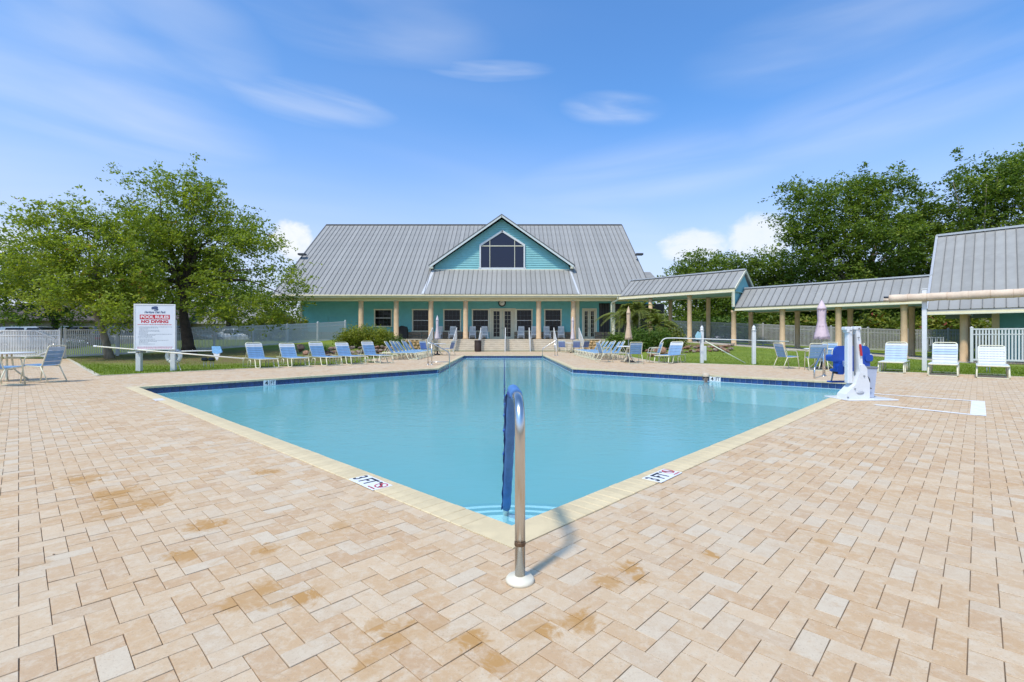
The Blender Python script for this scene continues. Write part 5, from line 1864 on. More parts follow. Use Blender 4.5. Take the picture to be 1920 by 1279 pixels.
sign_text('Heritage Oak Park', blue_ink, 325, 875, 226, 300, .35, .0025)
MB().box((sx(592), yf, sz(373)), (770 / 1065 * 2 * hw_, .002, 112 / 1105 * 2 * hh2)).build('red_band', red_ink, sgn)
sign_text('POOL RULES', pm('white_ink', (.75, .72, .72), .5, var=0), 235, 950, 335, 408, 0, .004, .002)
sign_text('NO DIVING', red_ink, 245, 940, 445, 520, 0, .005)
f = MB()     # the oak emblem: a spreading crown over a trunk
for (u, v, a_, b2) in ((560, 150, 52, 26), (610, 142, 60, 28), (650, 190, 30, 24), (535, 172, 30, 16), (590, 165, 60, 22)):
    n_ = 14
    f.prism([(sx(u + a_ * math.cos(2 * PI * k / n_) * (1 + .15 * (k % 2))), sz(v + b2 * math.sin(2 * PI * k / n_) * (1 + .2 * (k % 2)))) for k in range(n_)], yf - .002 - u * 1e-6, yf, 'XZ')
f.prism([(sx(560), sz(222)), (sx(630), sz(222)), (sx(606), sz(200)), (sx(602), sz(165)), (sx(588), sz(165)), (sx(586), sz(205))], yf - .0022, yf, 'XZ')
f.build('oak_emblem', blue_ink, sgn)


def text_rows(name, mat, rows, h):
    rg = random.Random(3)
    for (u0, u1, v) in rows:
        f = MB()
        u = u0
        while u < u1:
            w_ = min(rg.uniform(14, 46), u1 - u)
            f.box((sx(u + w_ / 2), yf, sz(v)), (w_ / 1065 * 2 * hw_, .001, h * rg.uniform(.75, 1.1)))
            u += w_ + 9
        o = f.build(name, mat, sgn); o['kind'] = 'stuff'


text_rows('fine_print', red_ink, [(155, 1030, 556)], .020)
text_rows('fine_print', pm('grey_ink', (.20, .23, .27), .5, var=0), [(180, 1035, 612), (190, 680, 636), (190, 420, 662), (190, 700, 690), (190, 720, 716), (190, 420, 740), (190, 400, 764), (180, 1035, 788), (200, 600, 812), (170, 520, 840), (160, 540, 872), (190, 600, 906), (190, 940, 934), (190, 640, 962), (190, 420, 992), (190, 590, 1024)], .013)
text_rows('fine_print', pm('pink_ink', (.55, .22, .28), .5, var=0), [(140, 1050, 1098), (150, 1045, 1128)], .024)

# rescue poles and net hung across the sign posts
alu = pm('white_pole', (0.72, 0.72, 0.68), .4, var=.05)
Ys = SY - .28
pole = thing('reach_pole', 'long cream rescue pole hung across the sign posts', 'pole', (PX(300, Ys), Ys, PZ(658, Ys)))
o0 = Vector(pole.location)
f = MB(); f.tube([Vector((PX(181, Ys + .3), Ys + .3, PZ(649.5, Ys + .3))) - o0, Vector((PX(458, Ys - .3), Ys - .3, PZ(672.5, Ys - .3))) - o0], .022, 8); f.build('shaft', pm('cream_pole', (.74, .70, .56), .45, var=.05), pole)
f = MB(); f.tube([Vector((PX(176, Ys + .3), Ys + .3, PZ(649, Ys + .3))) - o0, Vector((PX(183, Ys + .3), Ys + .3, PZ(649.7, Ys + .3))) - o0], .03, 8); f.build('tip', alu, pole)
net = thing('leaf_net', 'light blue leaf net on a white pole hung beside the sign', 'net', (PX(402, Ys + .5), Ys + .5, PZ(656, Ys + .5)))
o0 = Vector(net.location)
f = MB(); f.tube([Vector((PX(240, Ys + .5), Ys + .5, PZ(661, Ys + .5))) - o0, Vector((PX(400, Ys + .5), Ys + .5, PZ(657.5, Ys + .5))) - o0], .02, 8); f.build('shaft', alu, net)
f = MB(); f.prism([(-.08, .12), (.20, .12), (.27, -.08), (.12, -.14), (-.06, -.10)], -.02, .02, 'XZ'); f.build('net_frame', pm('net_blue', (.20, .42, .66), .6, var=.2, scale=30), net)
f = MB(); f.prism([(-.05, -.08), (.18, -.12), (.14, -.26), (.09, -.36), (.02, -.24)], -.015, .035, 'XZ'); f.build('net_bag', pm('net_white', (.66, .68, .68), .7, var=.2, scale=30), net)
f = MB()
for u in (258, 268): f.box((PX(u, Ys) - PX(268, Ys), 0, 0), (.13, .05, .03))
for u, yy in ((254, 661.5), (266, 660)):
    pass
clip_ = thing('pole_hook', 'pair of black hooks holding the poles on the left sign post', 'hook', (PX(266, SY - .2), SY - .17, PZ(660, SY - .2)))
f = MB(); f.box((-.16, 0, -.01), (.09, .05, .03), bev=.008); f.box((.02, 0, .0), (.16, .05, .03), bev=.008); f.build('hook', MATS['black_plastic'], clip_)
# life ring behind the right post
lr = thing('life_ring', 'white life ring hung behind the right sign post with its rope trailing', 'life ring', (PX(325, SY + .2), SY + .22, PZ(668, SY + .2)), math.radians(8))
f = MB(); f.tube([(.165 * math.cos(2 * PI * k / 28) * 1.18, 0, .165 * math.sin(2 * PI * k / 28) * 1.18) for k in range(28)], .07, 10, closed=True); f.build('ring', pm('ring_white', (.74, .73, .68), .5, var=.05), lr)
for k in range(4):
    a = PI / 4 + k * PI / 2
    f = MB(); c_ = Vector((.195 * math.cos(a), 0, .195 * math.sin(a)))
    f.tube([c_ + (Vector((math.cos(a), 0, math.sin(a))) * math.cos(q) + Vector((0, 1, 0)) * math.sin(q)) * .073 for q in [2 * PI * j / 12 for j in range(12)]], .008, 5, closed=True); f.build('band', pm('ring_band', (.30, .30, .30), .6, var=0), lr)
f = MB(); f.tube(fillet([(.12, .02, -.2), (.20, .0, -.42), (.34, -.1, -.60), (.42, -.15, -.62), (.30, -.25, -.63)], .08), .011, 6); f.build('rope', pm('rope_white', (.66, .64, .58), .8, var=.1), lr)


def ground_light(label, loc, heads=2, s=1.0, group='black ground lights on the lawn'):
    t = thing('ground_light', label, 'ground light', loc, 0, group)
    for k in range(heads):
        x = (k - (heads - 1) / 2) * .26 * s
        f = MB(); f.tube([(x - .05, 0, 0), (x - .04, 0, .24 * s)], .012, 6); f.tube([(x + .05, 0, 0), (x + .04, 0, .24 * s)], .012, 6); f.build('stake', pm('pvc_grey', (.45, .46, .46), .5, var=0), t)
        f = MB(); f.box((x, -.02, .30 * s), (.20 * s, .14 * s, .12 * s), (-.3, 0, 0), bev=.02); f.build('lamp_housing', MATS['black_plastic'], t)
        f = MB(); f.box((x, -.09 * s, .315 * s), (.15 * s, .012, .08 * s), (-.3, 0, 0)); f.build('lens', glass_m, t)
    return t


ground_light('pair of black ground lights under the blue leaf net', G(391, 689))
ground_light('single black ground light between the white loungers', (PX(1853, 15.9), 15.9, float(terrain(PX(1853, 15.9), 15.9))), 1)

# right side: white posts with finials carrying a shepherd's hook, net and long pole
pts_ = []
for px, lab in ((1316, 'left white rescue post with a ball finial, beside the light blue net'), (1413.5, 'right white rescue post with a ball finial on the lawn')):
    base_ = G(px, 681 if px < 1400 else 683.5)
    t = thing('rescue_post', lab, 'post', base_, 0, 'white rescue posts on the lawn')
    Yp = base_.y
    hz_ = PZ(620, Yp)
    MB().box((0, 0, hz_ / 2), (.13, .13, hz_), bev=.012).build('post', white_m, t)
    MB().lathe([(.095, hz_), (.095, hz_ + .03), (.05, hz_ + .05), (.075, hz_ + .10), (.06, hz_ + .16), (0, hz_ + .23)], (0, 0, 0), 14).build('finial', white_m, t)
    pts_.append(Vector(base_))
Yp = pts_[0].y - .12
sh = thing('shepherds_hook', "long white shepherd's hook hung level across the two rescue posts", 'rescue hook', (PX(1316, Yp), Yp, PZ(636, Yp)))
o0 = Vector(sh.location)
P_ = lambda px, py, Y: Vector((PX(px, Y), Y, PZ(py, Y))) - o0
f = MB(); f.tube(fillet([P_(1237, 646, Yp), P_(1244, 634.5, Yp), P_(1262, 633.8, Yp), P_(1479, 640.5, pts_[1].y - .12)], .2), .021, 8); f.build('shaft', alu, sh)
lp = thing('leaning_pole', 'long white pole leaning from the left rescue post down to the grass', 'pole', (PX(1398, Yp - .4), Yp - .4, .02))
o0 = Vector(lp.location)
f = MB(); f.tube([Vector((0, 0, 0)), Vector((PX(1322, Yp + .05), Yp + .05, PZ(639.5, Yp))) - o0], .022, 8); f.build('shaft', pm('pale_green_pole', (.66, .70, .54), .45, var=.05), lp)
nt2 = thing('leaf_net', 'light blue leaf net hanging on the left rescue post', 'net', (PX(1309, Yp), Yp, PZ(630, Yp)))
f = MB(); f.prism([(-.02, .20), (.12, .14), (.12, -.16), (-.10, -.16), (-.13, .0)], -.02, .02, 'XZ'); f.build('net_frame', pm('net_teal', (.30, .52, .58), .6, var=.2, scale=30), nt2)
f = MB(); f.prism([(-.10, -.14), (.02, -.14), (.02, -.28), (-.05, -.24)], -.015, .03, 'XZ'); f.build('net_bag', MATS['black_plastic'], nt2)
bz_ = G(1321, 666)
sp = thing('short_post', 'short white post on the grass behind the left rescue post', 'post', (PX(1321, 22.6), 22.6, float(terrain(PX(1321, 22.6), 22.6))))
MB().box((0, 0, .32), (.15, .12, .70), bev=.012).build('post', white_m, sp)

# rolled sun canopy on white posts at the right
C0 = Vector((14.05, 16.35, 0)); C1 = Vector((15.75, 14.6, 0))
dC = (C1 - C0).normalized()
for p, zt2, lab in ((C0, PZ(543, 16.35), 'left white post of the rolled sun canopy'), (C1, PZ(536, 14.6), 'right white post of the rolled sun canopy by the picture edge')):
    t = thing('canopy_post', lab, 'post', (p.x, p.y, -.05), math.radians(-45), 'white posts carrying the rolled canopy')
    MB().box((0, 0, (zt2 + .05) / 2), (.13, .13, zt2 + .05), bev=.01).build('post', pm('post_white', (.70, .70, .69), .45, var=.04), t)
    MB().box((0, 0, zt2 + .06), (.16, .16, .03), bev=.008).build('cap', white_m, t)
rc_ = thing('rolled_canopy', 'long rolled cream canvas canopy lashed along two white posts', 'canopy', tuple(C0 + dC * 1.0 + Vector((0, 0, 2.5))))
o0 = Vector(rc_.location)
fr_ = Vector((dC.y, -dC.x, 0)) * .17
if fr_.y > 0: fr_ = -fr_
zc_ = PZ(558, 16.35)
A_ = C0 - dC * .92 + fr_; B_ = C0 + dC * 6.5 + fr_
A_.z = B_.z = zc_
rg = random.Random(5)
ptsr, rr2 = [], []
for k in range(60):
    ptsr.append(A_ + (B_ - A_) * k / 59 - o0 + Vector((0, 0, rg.uniform(-.006, .006)))); rr2.append(.135 + rg.uniform(-.006, .006))
canv = pm('cream_canvas', (0.66, 0.52, 0.385), .85, var=.1, scale=3, bump=.4, bscale=30, dirt=((0.50, .33, .22), .45, 2.2))
f = MB(); f.tube(ptsr, rr2, 14); f.build('canvas_roll', canv, rc_)
lsh = None
for k in range(0, 60, 4):
    f = MB(); c_ = ptsr[k]; sd_ = dC.cross(Vector((0, 0, 1)))
    f.tube([c_ + (sd_ * math.cos(q) + Vector((0, 0, 1)) * math.sin(q)) * .138 for q in [2 * PI * j / 14 for j in range(14)]], .007, 5, closed=True); f.build('lashing', pm('tan_cord', (.56, .42, .30), .8, var=0), rc_)
f = MB(); f.tube([A_ - o0 - dC * .16 + Vector((0, 0, .06)), A_ - o0 + dC * .3 + Vector((0, 0, .03))], .035, 8); f.build('roller_end', MATS['dark_gutter'], rc_)
f = MB(); f.tube([A_ - o0 - dC * .17 + Vector((0, 0, -.03)), A_ - o0 + dC * .2 + Vector((0, 0, -.06))], .06, 8); f.build('hem', canv, rc_)

# ------------------------------------------------------------------ swimmer
sw = thing('person', 'swimmer up to the chin in the pool in a beige cap and dark sunglasses', 'person', (PX(1323.5, 13.95), 13.95, -1.06), math.radians(160))
skin_m = pm('tanned_skin', (0.52, 0.25, 0.17), .55, var=.08, scale=12)
V_ = [((0, 0, .36), .15), ((0, 0, .58), .14), ((0, 0, .72), .15), ((0, 0, .80), .10), ((0, .01, .85), .06), ((0, .0, .92), .06),
      ((-.17, 0, .76), .065), ((-.22, .08, .55), .05), ((-.20, .28, .44), .04), ((-.19, .36, .42), .03),
      ((.17, 0, .76), .065), ((.22, .08, .55), .05), ((.20, .28, .44), .04), ((.19, .36, .42), .03),
      ((-.10, .02, .26), .09), ((-.10, .30, .22), .07), ((-.10, .30, .02), .05), ((.10, .02, .26), .09), ((.10, .28, .20), .07), ((.10, .26, .0), .05)]
E_ = [(0, 1), (1, 2), (2, 3), (3, 4), (4, 5), (2, 6), (6, 7), (7, 8), (8, 9), (2, 10), (10, 11), (11, 12), (12, 13), (0, 14), (14, 15), (15, 16), (0, 17), (17, 18), (18, 19)]
me = bpy.data.meshes.new('body'); me.from_pydata([v[0] for v in V_], E_, [])
bo = bpy.data.objects.new('body', me); link(bo)
md = bo.modifiers.new('skin', 'SKIN')
for i, v in enumerate(V_):
    me.skin_vertices[0].data[i].radius = (v[1], v[1] * .8)
me.skin_vertices[0].data[0].use_root = True
bo.modifiers.new('sub', 'SUBSURF').levels = 1
bpy.context.view_layer.update()
me2 = bpy.data.meshes.new_from_object(bo.evaluated_get(bpy.context.evaluated_depsgraph_get()))
bpy.data.objects.remove(bo)
# head welded on as part of the same mesh
bm = bmesh.new(); bm.from_mesh(me2)
hd = bmesh.ops.create_uvsphere(bm, u_segments=20, v_segments=14, radius=1)['verts']
for v in hd:
    x, y, z = v.co
    k = 1 - .22 * max(0, -z) ** 1.5
    nose = .10 * math.exp(-((x / .16) ** 2 + ((z + .12) / .2) ** 2)) if y > .5 else 0
    brow = .03 * math.exp(-((z - .22) / .12) ** 2) if y > .5 else 0
    v.co = Vector((x * .078 * k, y * .098 * (1 + .02) + (nose + brow) * .22, z * .118 + 1.01))
bm.to_mesh(me2); bm.free()
me2.materials.clear(); me2.materials.append(skin_m)
for p in me2.polygons: p.use_smooth = True
me2.name = 'body'
obj('body', me2, sw)
f = MB(); f.lathe([(.102, 1.045), (.106, 1.07), (.098, 1.115), (.06, 1.145), (0, 1.152)], (0, 0, 0), 20); f.prism([(-.085, .07), (.085, .07), (.07, .15), (.03, .175), (-.03, .175), (-.07, .15)], 1.052, 1.064, 'XY'); f.build('cap', pm('beige_cap', (.50, .41, .30), .8, var=.08), sw)
f = MB()
for s in (-1, 1): f.box((s * .035, .098, 1.035), (.056, .018, .036), bev=.008); f.bar((s * .062, .095, 1.04), (s * .08, .0, 1.04), .006, .012)
f.box((0, .108, 1.04), (.02, .008, .008)); f.build('sunglasses', MATS['black_plastic'], sw)
f = MB(); f.lathe([(.084, .96), (.094, 1.0), (.097, 1.05), (.09, 1.08)], (0, -.012, 0), 18); f.build('hair', pm('dark_hair', (.02, .014, .01), .6, var=.2), sw)
for s in (-1, 1):
    f = MB(); f.lathe([(0, -.008), (.022, -.006), (.03, .004), (.012, .012), (0, .010)], (s * .083, .0, 1.005), 10, axis='X'); f.build('ear', skin_m, sw)
f = MB(); f.box((0, .096, .948), (.045, .012, .010), bev=.004); f.build('lips', pm('lip_skin', (.36, .12, .10), .5, var=0), sw)


# ================================================================== PLANTING
oak_leaf = leaf_mat('oak_leaf', (0.10, 0.145, 0.02), (0.23, 0.295, 0.036), (0.38, 0.42, 0.06), .5, brown=(.24, .14, .05))
oak_dark = leaf_mat('dark_oak_leaf', (0.05, 0.088, 0.015), (0.15, 0.22, 0.032), (0.30, 0.36, 0.055), .45)
bush_leaf = leaf_mat('bush_leaf', (0.09, 0.13, 0.015), (0.19, 0.23, 0.025), (0.36, 0.36, 0.04), .35)
hedge_leaf = leaf_mat('hedge_leaf', (0.04, 0.085, 0.012), (0.09, 0.16, 0.022), (0.16, 0.23, 0.035), .35)
tropic_leaf = leaf_mat('tropic_leaf', (0.05, 0.09, 0.014), (0.13, 0.18, 0.022), (0.32, 0.31, 0.045), .35, brown=(.26, .06, .04))
palm_leaf = leaf_mat('palm_leaf', (0.07, 0.10, 0.018), (0.16, 0.19, 0.035), (0.30, 0.28, 0.06), .35)
grass_leaf = leaf_mat('grass_blade', (0.11, 0.175, 0.008), (0.175, 0.235, 0.012), (0.27, 0.31, 0.025), .4)
bark_m = pm('oak_bark', (0.22, 0.185, 0.135), .95, var=.35, scale=4, bump=.9, bscale=22, stretch=(1, 1, .35))
dark_bark = pm('dark_bark', (0.06, 0.045, 0.035), .95, var=.35, scale=4, bump=.9, bscale=22)


def leaf_verts(c, size, rg, up=.45, aspect=.5):
    """diamond leaves with random attitude; c (N,3), size (N,)"""
    n = len(c)
    nrm = rg.normal(size=(n, 3)); nrm[:, 2] = np.abs(nrm[:, 2]) + up
    nrm /= np.linalg.norm(nrm, axis=1)[:, None]
    a = rg.normal(size=(n, 3))
    a -= nrm * (a * nrm).sum(1)[:, None]
    a /= np.linalg.norm(a, axis=1)[:, None]
    b = np.cross(nrm, a)
    s = size[:, None]
    v = np.stack([c - a * s * .5, c + b * s * aspect * .5 - nrm * s * .06, c + a * s * .5, c - b * s * aspect * .5 - nrm * s * .06], 1)
    f = (np.arange(n) * 4)[:, None] + np.arange(4)[None, :]
    return v.reshape(-1, 3), f


def sample_lobes(lobes, n, rg, shell=.55):
    vol = np.array([l[3] * l[4] * l[5] for l in lobes]); pick = rg.choice(len(lobes), n, p=vol / vol.sum())
    d = rg.normal(size=(n, 3)); d /= np.linalg.norm(d, axis=1)[:, None]
    r = (shell + (1 - shell) * rg.random(n)) ** .6
    r = np.where(rg.random(n) < .25, rg.random(n) ** .5, r)
    L_ = np.array(lobes)
    return L_[pick, :3] + d * r[:, None] * L_[pick, 3:6]


def tree(name, label, base, lobes, trunk, mat, nclump, nleaf, lsize, csize=.55, bark=bark_m, group=None, seed=1, limbs=14, tint_bias=0.0, wisps=10):
    rg = np.random.default_rng(seed)
    t = thing(name, label, 'tree', base, 0, group)
    cl = sample_lobes(lobes, nclump, rg)
    top = max(l[2] + l[5] for l in lobes)
    # wispy shoots that break the outline
    if wisps:
        w = sample_lobes(lobes, wisps * 3, rg, 1.0)
        w = w[np.argsort(-w[:, 2])][:wisps]
        mid = np.array([l[:3] for l in lobes]).mean(0)
        for q in w:
            d = (q - mid) / np.linalg.norm(q - mid); d[2] += .4
            for k in range(4): cl = np.vstack([cl, q + d * (.25 + .28 * k) + rg.normal(size=3) * .12])
    ncl = len(cl)
    cs = csize * rg.uniform(.55, 1.25, ncl)
    if wisps: cs[nclump:] *= .38
    cnt = np.maximum(4, (nleaf * (cs / csize) ** 2 * rg.uniform(.6, 1.4, ncl)).astype(int))
    idx = np.repeat(np.arange(ncl), cnt)
    o = rg.normal(size=(len(idx), 3)) * np.array([.5, .5, .33])
    # leaves sit on sprigs: small tufts scattered through each clump, with air between them
    nsp = np.maximum(1, cnt // 9)
    sp_idx = np.repeat(np.arange(ncl), nsp)
    sp = cl[sp_idx] + rg.normal(size=(len(sp_idx), 3)) * np.array([.5, .5, .33]) * cs[sp_idx][:, None] * 1.25
    first = np.concatenate([[0], np.cumsum(nsp)[:-1]])
    which = first[idx] + (rg.random(len(idx)) * nsp[idx]).astype(int)
    pos = sp[which] + rg.normal(size=(len(idx), 3)) * np.array([1, 1, .6]) * lsize * .75
    sp_t = rg.normal(0, .1, len(sp_idx))
    ctint = rg.normal(.46 + tint_bias, .13, ncl)
    tint = np.clip(ctint[idx] + sp_t[which] + rg.normal(0, .10, len(idx)), 0, 1)
    v, f = leaf_verts(pos, lsize * rg.uniform(.6, 1.35, len(idx)), rg)
    me = mesh_np('crown', v, f, mat, False, {'tint': np.repeat(tint, 4)})
    obj('crown', me, t)
    # trunk and limbs
    tk = MB()
    tp, tr = trunk
    tk.tube(fillet([Vector(p) for p in tp], .6, 3), None or [tr * (1 - .45 * i / (len(fillet([Vector(p) for p in tp], .6, 3)) - 1)) * (1.35 if i == 0 else 1) for i in range(len(fillet([Vector(p) for p in tp], .6, 3)))], 10)
    tk.build('trunk', bark, t)
    top_p = Vector(tp[-1])
    ch = rg.choice(nclump, min(limbs, nclump), replace=False)
    for c_ in cl[ch]:
        c_ = Vector(c_)
        m_ = top_p.lerp(c_, .5) + Vector((rg.normal(0, .3), rg.normal(0, .3), rg.normal(.25, .3)))
        lb = MB(); lb.tube(fillet([top_p - Vector((0, 0, .15)), top_p.lerp(m_, .5), m_, c_], .8, 3), None or [tr * .5 * (1 - .8 * i / 8) for i in range(len(fillet([top_p, top_p.lerp(m_, .5), m_, c_], .8, 3)))], 6)
        lb.build('limb', bark, t)
    return t


def at_px(px, py, Y, base):
    return (PX(px, Y) - base[0], Y - base[1], PZ(py, Y) - base[2])


def lobes_from_px(lst, Y, base, depth=1.0):
    """lobes read off the photograph as (px, py, rx_px, ry_px, dY)"""
    o = []
    for (px, py, rx, ry, dy) in lst:
        k = (Y + dy) / FPX
        c = at_px(px, py, Y + dy, base)
        o.append((*c, rx * k, max(rx, ry) * k * .8 * depth, ry * k))
    return o


bA = (PX(206, 25.2), 25.2, float(terrain(PX(206, 25.2), 25.2)) - .05)
lA = lobes_from_px([(60, 450, 70, 55, -1), (150, 430, 90, 42, .5), (70, 520, 85, 55, 0), (190, 500, 85, 60, -1), (250, 440, 65, 50, 1), (150, 560, 70, 42, -1.5), (215, 590, 50, 32, -1.5), (250, 530, 60, 55, 0)], 25.2, bA)
tree('oak_tree', 'leaning slender oak with a pale trunk left of the pool rules sign', bA, lA, ([(0, 0, 0), (-.28, .02, 1.2), (-.85, 0, 2.7), (-1.0, 0, 3.6)], .19), oak_leaf, 275, 130, .17, .64, seed=3, limbs=16, tint_bias=.06, wisps=12)
bB = (PX(354, 29.2), 29.2, float(terrain(PX(354, 29.2), 29.2)) - .05)
lB = lobes_from_px([(330, 400, 90, 62, 0), (390, 430, 90, 75, 1), (290, 480, 80, 80, 0), (455, 480, 75, 70, 0), (520, 530, 55, 55, 0), (430, 560, 85, 50, -1.5), (340, 520, 90, 70, 1), (545, 555, 30, 34, 0), (360, 350, 40, 28, 0), (480, 590, 50, 24, -1), (300, 350, 26, 18, 0), (490, 425, 34, 26, 0), (265, 560, 50, 40, 1)], 29.2, bB)
tree('oak_tree', 'big spreading oak with a dark trunk right behind the pool rules sign', bB, lB, ([(0, 0, 0), (-.12, .05, 1.0), (-.42, .1, 2.4), (-.30, .1, 4.4)], .36), oak_leaf, 350, 150, .18, .72, bark=dark_bark, seed=5, limbs=26, tint_bias=0, wisps=16)
# darker oaks beyond the fence on the left
for k, (px, Y, lst, lab) in enumerate(((98, 37.5, [(40, 560, 60, 50, 0), (120, 545, 70, 55, 0), (60, 490, 70, 50, 0), (150, 590, 45, 25, 0)], 'dark forked oak beyond the gate at the far left'),
                                       (272, 41.0, [(230, 560, 70, 45, 0), (300, 570, 60, 40, 0), (260, 510, 70, 50, 0)], 'dark oak beyond the fence behind the rules sign'),
                                       (425, 45.0, [(410, 575, 60, 28, 0), (460, 560, 60, 40, 0), (400, 520, 70, 50, 0)], 'oak beyond the fence with low forked limbs right of the rules sign'),
                                       (-40, 33.0, [(-60, 520, 90, 75, 0), (10, 590, 40, 22, 0), (-100, 450, 80, 60, 0)], 'dark oak at the left picture edge beyond the gate'))):
    b_ = (PX(px, Y), Y, float(terrain(PX(px, Y), Y)) - .1)
    tree('oak_tree', lab, b_, lobes_from_px(lst, Y, b_), ([(0, 0, 0), (.2, 0, 1.2), (.1, .1, 2.2)], .3), oak_dark, 170, 70, .24, .9, bark=dark_bark, group='dark oaks beyond the left fence', seed=20 + k, limbs=12, wisps=0)
# right: oaks behind the walkway
bC = (PX(1625, 45), 45.0, .2)
lC = lobes_from_px([(1520, 410, 55, 60, 0), (1590, 380, 70, 45, 1), (1665, 390, 70, 55, 0), (1545, 470, 65, 50, 0), (1640, 460, 90, 60, -1), (1500, 370, 30, 26, 0), (1720, 470, 60, 60, 1), (1640, 345, 30, 20, 0), (1580, 520, 80, 30, 0), (1690, 510, 70, 30, 0)], 45, bC)
tree('oak_tree', 'tall broad oak rising behind the middle of the covered walkway', bC, lC, ([(0, 0, 0), (-.3, 0, 2.5), (-.8, 0, 5.0)], .42), oak_dark, 420, 150, .27, 1.0, seed=8, limbs=22, tint_bias=.03, wisps=14)
bD = (PX(1840, 42), 42.0, .2)
lD = lobes_from_px([(1780, 360, 50, 50, 0), (1850, 340, 75, 42, 0), (1930, 370, 80, 70, 0), (1810, 420, 80, 60, 1), (1890, 430, 90, 60, 0), (1990, 330, 90, 60, 0), (1760, 480, 60, 45, 0), (1870, 310, 45, 22, 0), (1850, 500, 90, 50, 1), (2060, 430, 100, 80, 0)], 42, bD)
tree('oak_tree', 'tallest oak, rising behind the bath house roof at the right edge', bD, lD, ([(0, 0, 0), (.2, 0, 2.5), (.6, 0, 5.5)], .45), oak_dark, 460, 150, .27, 1.0, seed=9, limbs=22, tint_bias=.0, wisps=14)
for k, (px, Y, lst, lab) in enumerate(((1300, 56, [(1290, 505, 45, 26, 0), (1330, 520, 60, 40, 0), (1270, 530, 30, 25, 0), (1320, 570, 60, 40, 0), (1290, 605, 70, 30, 0)], 'low round tree behind the higher walkway roof, nearest the clubhouse'),
                                       (1390, 54, [(1370, 515, 55, 35, 0), (1420, 530, 60, 45, 0), (1380, 575, 60, 40, 0), (1390, 608, 70, 28, 0)], 'mid green tree behind the step in the walkway roofs'),
                                       (1460, 51, [(1450, 500, 42, 32, 0), (1490, 520, 50, 50, 0), (1460, 575, 60, 45, 0), (1460, 610, 70, 26, 0)], 'dense tree at the foot of the tall oak behind the walkway'),
                                       (1560, 47, [(1540, 560, 70, 45, 0), (1600, 580, 60, 40, 0), (1570, 610, 80, 26, 0)], 'shady tree low behind the middle walkway columns'),
                                       (1700, 45, [(1680, 560, 70, 50, 0), (1740, 575, 60, 45, 0), (1720, 610, 90, 26, 0)], 'shady tree low behind the right walkway columns'))):
    b_ = (PX(px, Y), Y, .3)
    tree('background_tree', lab, b_, lobes_from_px(lst, Y, b_), ([(0, 0, 0), (.1, 0, 1.5), (.1, .1, 3.0)], .25), oak_dark, 260, 90, .30, 1.0, bark=dark_bark, group='trees behind the covered walkway', seed=40 + k, limbs=10, tint_bias=.05 if k < 3 else -.12, wisps=5 if k < 3 else 0)
# far belts of trees that read as one mass each
for nm_, lst in (('left', [(-62, 70, 9), (-50, 76, 8), (-40, 72, 9), (-30, 78, 8), (-72, 52, 10), (-60, 42, 9), (-52, 30, 9)]), ('right', [(20, 66, 8), (30, 62, 9), (38, 60, 9), (46, 60, 9), (54, 58, 10), (62, 50, 10), (70, 40, 10)])):
    rg = np.random.default_rng(77)
    V_, F_, T_ = [], [], []
    nv = 0
    for (x, Y, h) in lst:
        c_ = sample_lobes([(x, Y, h * .55, 5.5, 4, h * .45), (x + 3, Y, h * .3, 5, 3, h * .3), (x - 3, Y, h * .3, 5, 3, h * .3)], 110, rg)
        idx = np.repeat(np.arange(110), 45)
        pos = c_[idx] + rg.normal(size=(len(idx), 3)) * .75
        v, f = leaf_verts(pos, .5 * rg.uniform(.6, 1.3, len(idx)), rg)
        V_.append(v); F_.append(f + nv); nv += len(v)
        T_.append(np.repeat(np.clip(rg.normal(.45, .13, 110)[idx] + rg.normal(0, .12, len(idx)), 0, 1), 4))
    o = obj('far_trees', mesh_np('far_trees', np.concatenate(V_), np.concatenate(F_), oak_dark, False, {'tint': np.concatenate(T_)}))
    tag(o, kind='stuff')


def shrub(name, label, base, lobes, mat, n, size, cat='shrub', group=None, seed=1, stems=8, bias=0.0, spread=.16):
    rg = np.random.default_rng(seed)
    t = thing(name, label, cat, base, 0, group)
    m_ = max(12, n // 40)
    cl = sample_lobes(lobes, m_, rg, .7)
    cl[:, 2] = np.maximum(cl[:, 2], .05)
    idx = rg.integers(0, m_, n)
    pos = cl[idx] + rg.normal(size=(n, 3)) * spread
    pos[:, 2] = np.maximum(pos[:, 2], .02)
    ct = rg.normal(.48 + bias, .12, m_)
    tint = np.clip(ct[idx] + rg.normal(0, .15, n), 0, 1)
    v, f = leaf_verts(pos, size * rg.uniform(.6, 1.4, n), rg, .5)
    obj('foliage', mesh_np('foliage', v, f, mat, False, {'tint': np.repeat(tint, 4)}), t)
    st = MB()
    for k in range(stems):
        c_ = cl[rg.integers(0, m_)]
        st.tube([(c_[0] * .3, c_[1] * .3, 0), (c_[0] * .8, c_[1] * .8, c_[2] * .9)], [.025, .01], 5)
    st.build('stems', dark_bark, t)
    return t


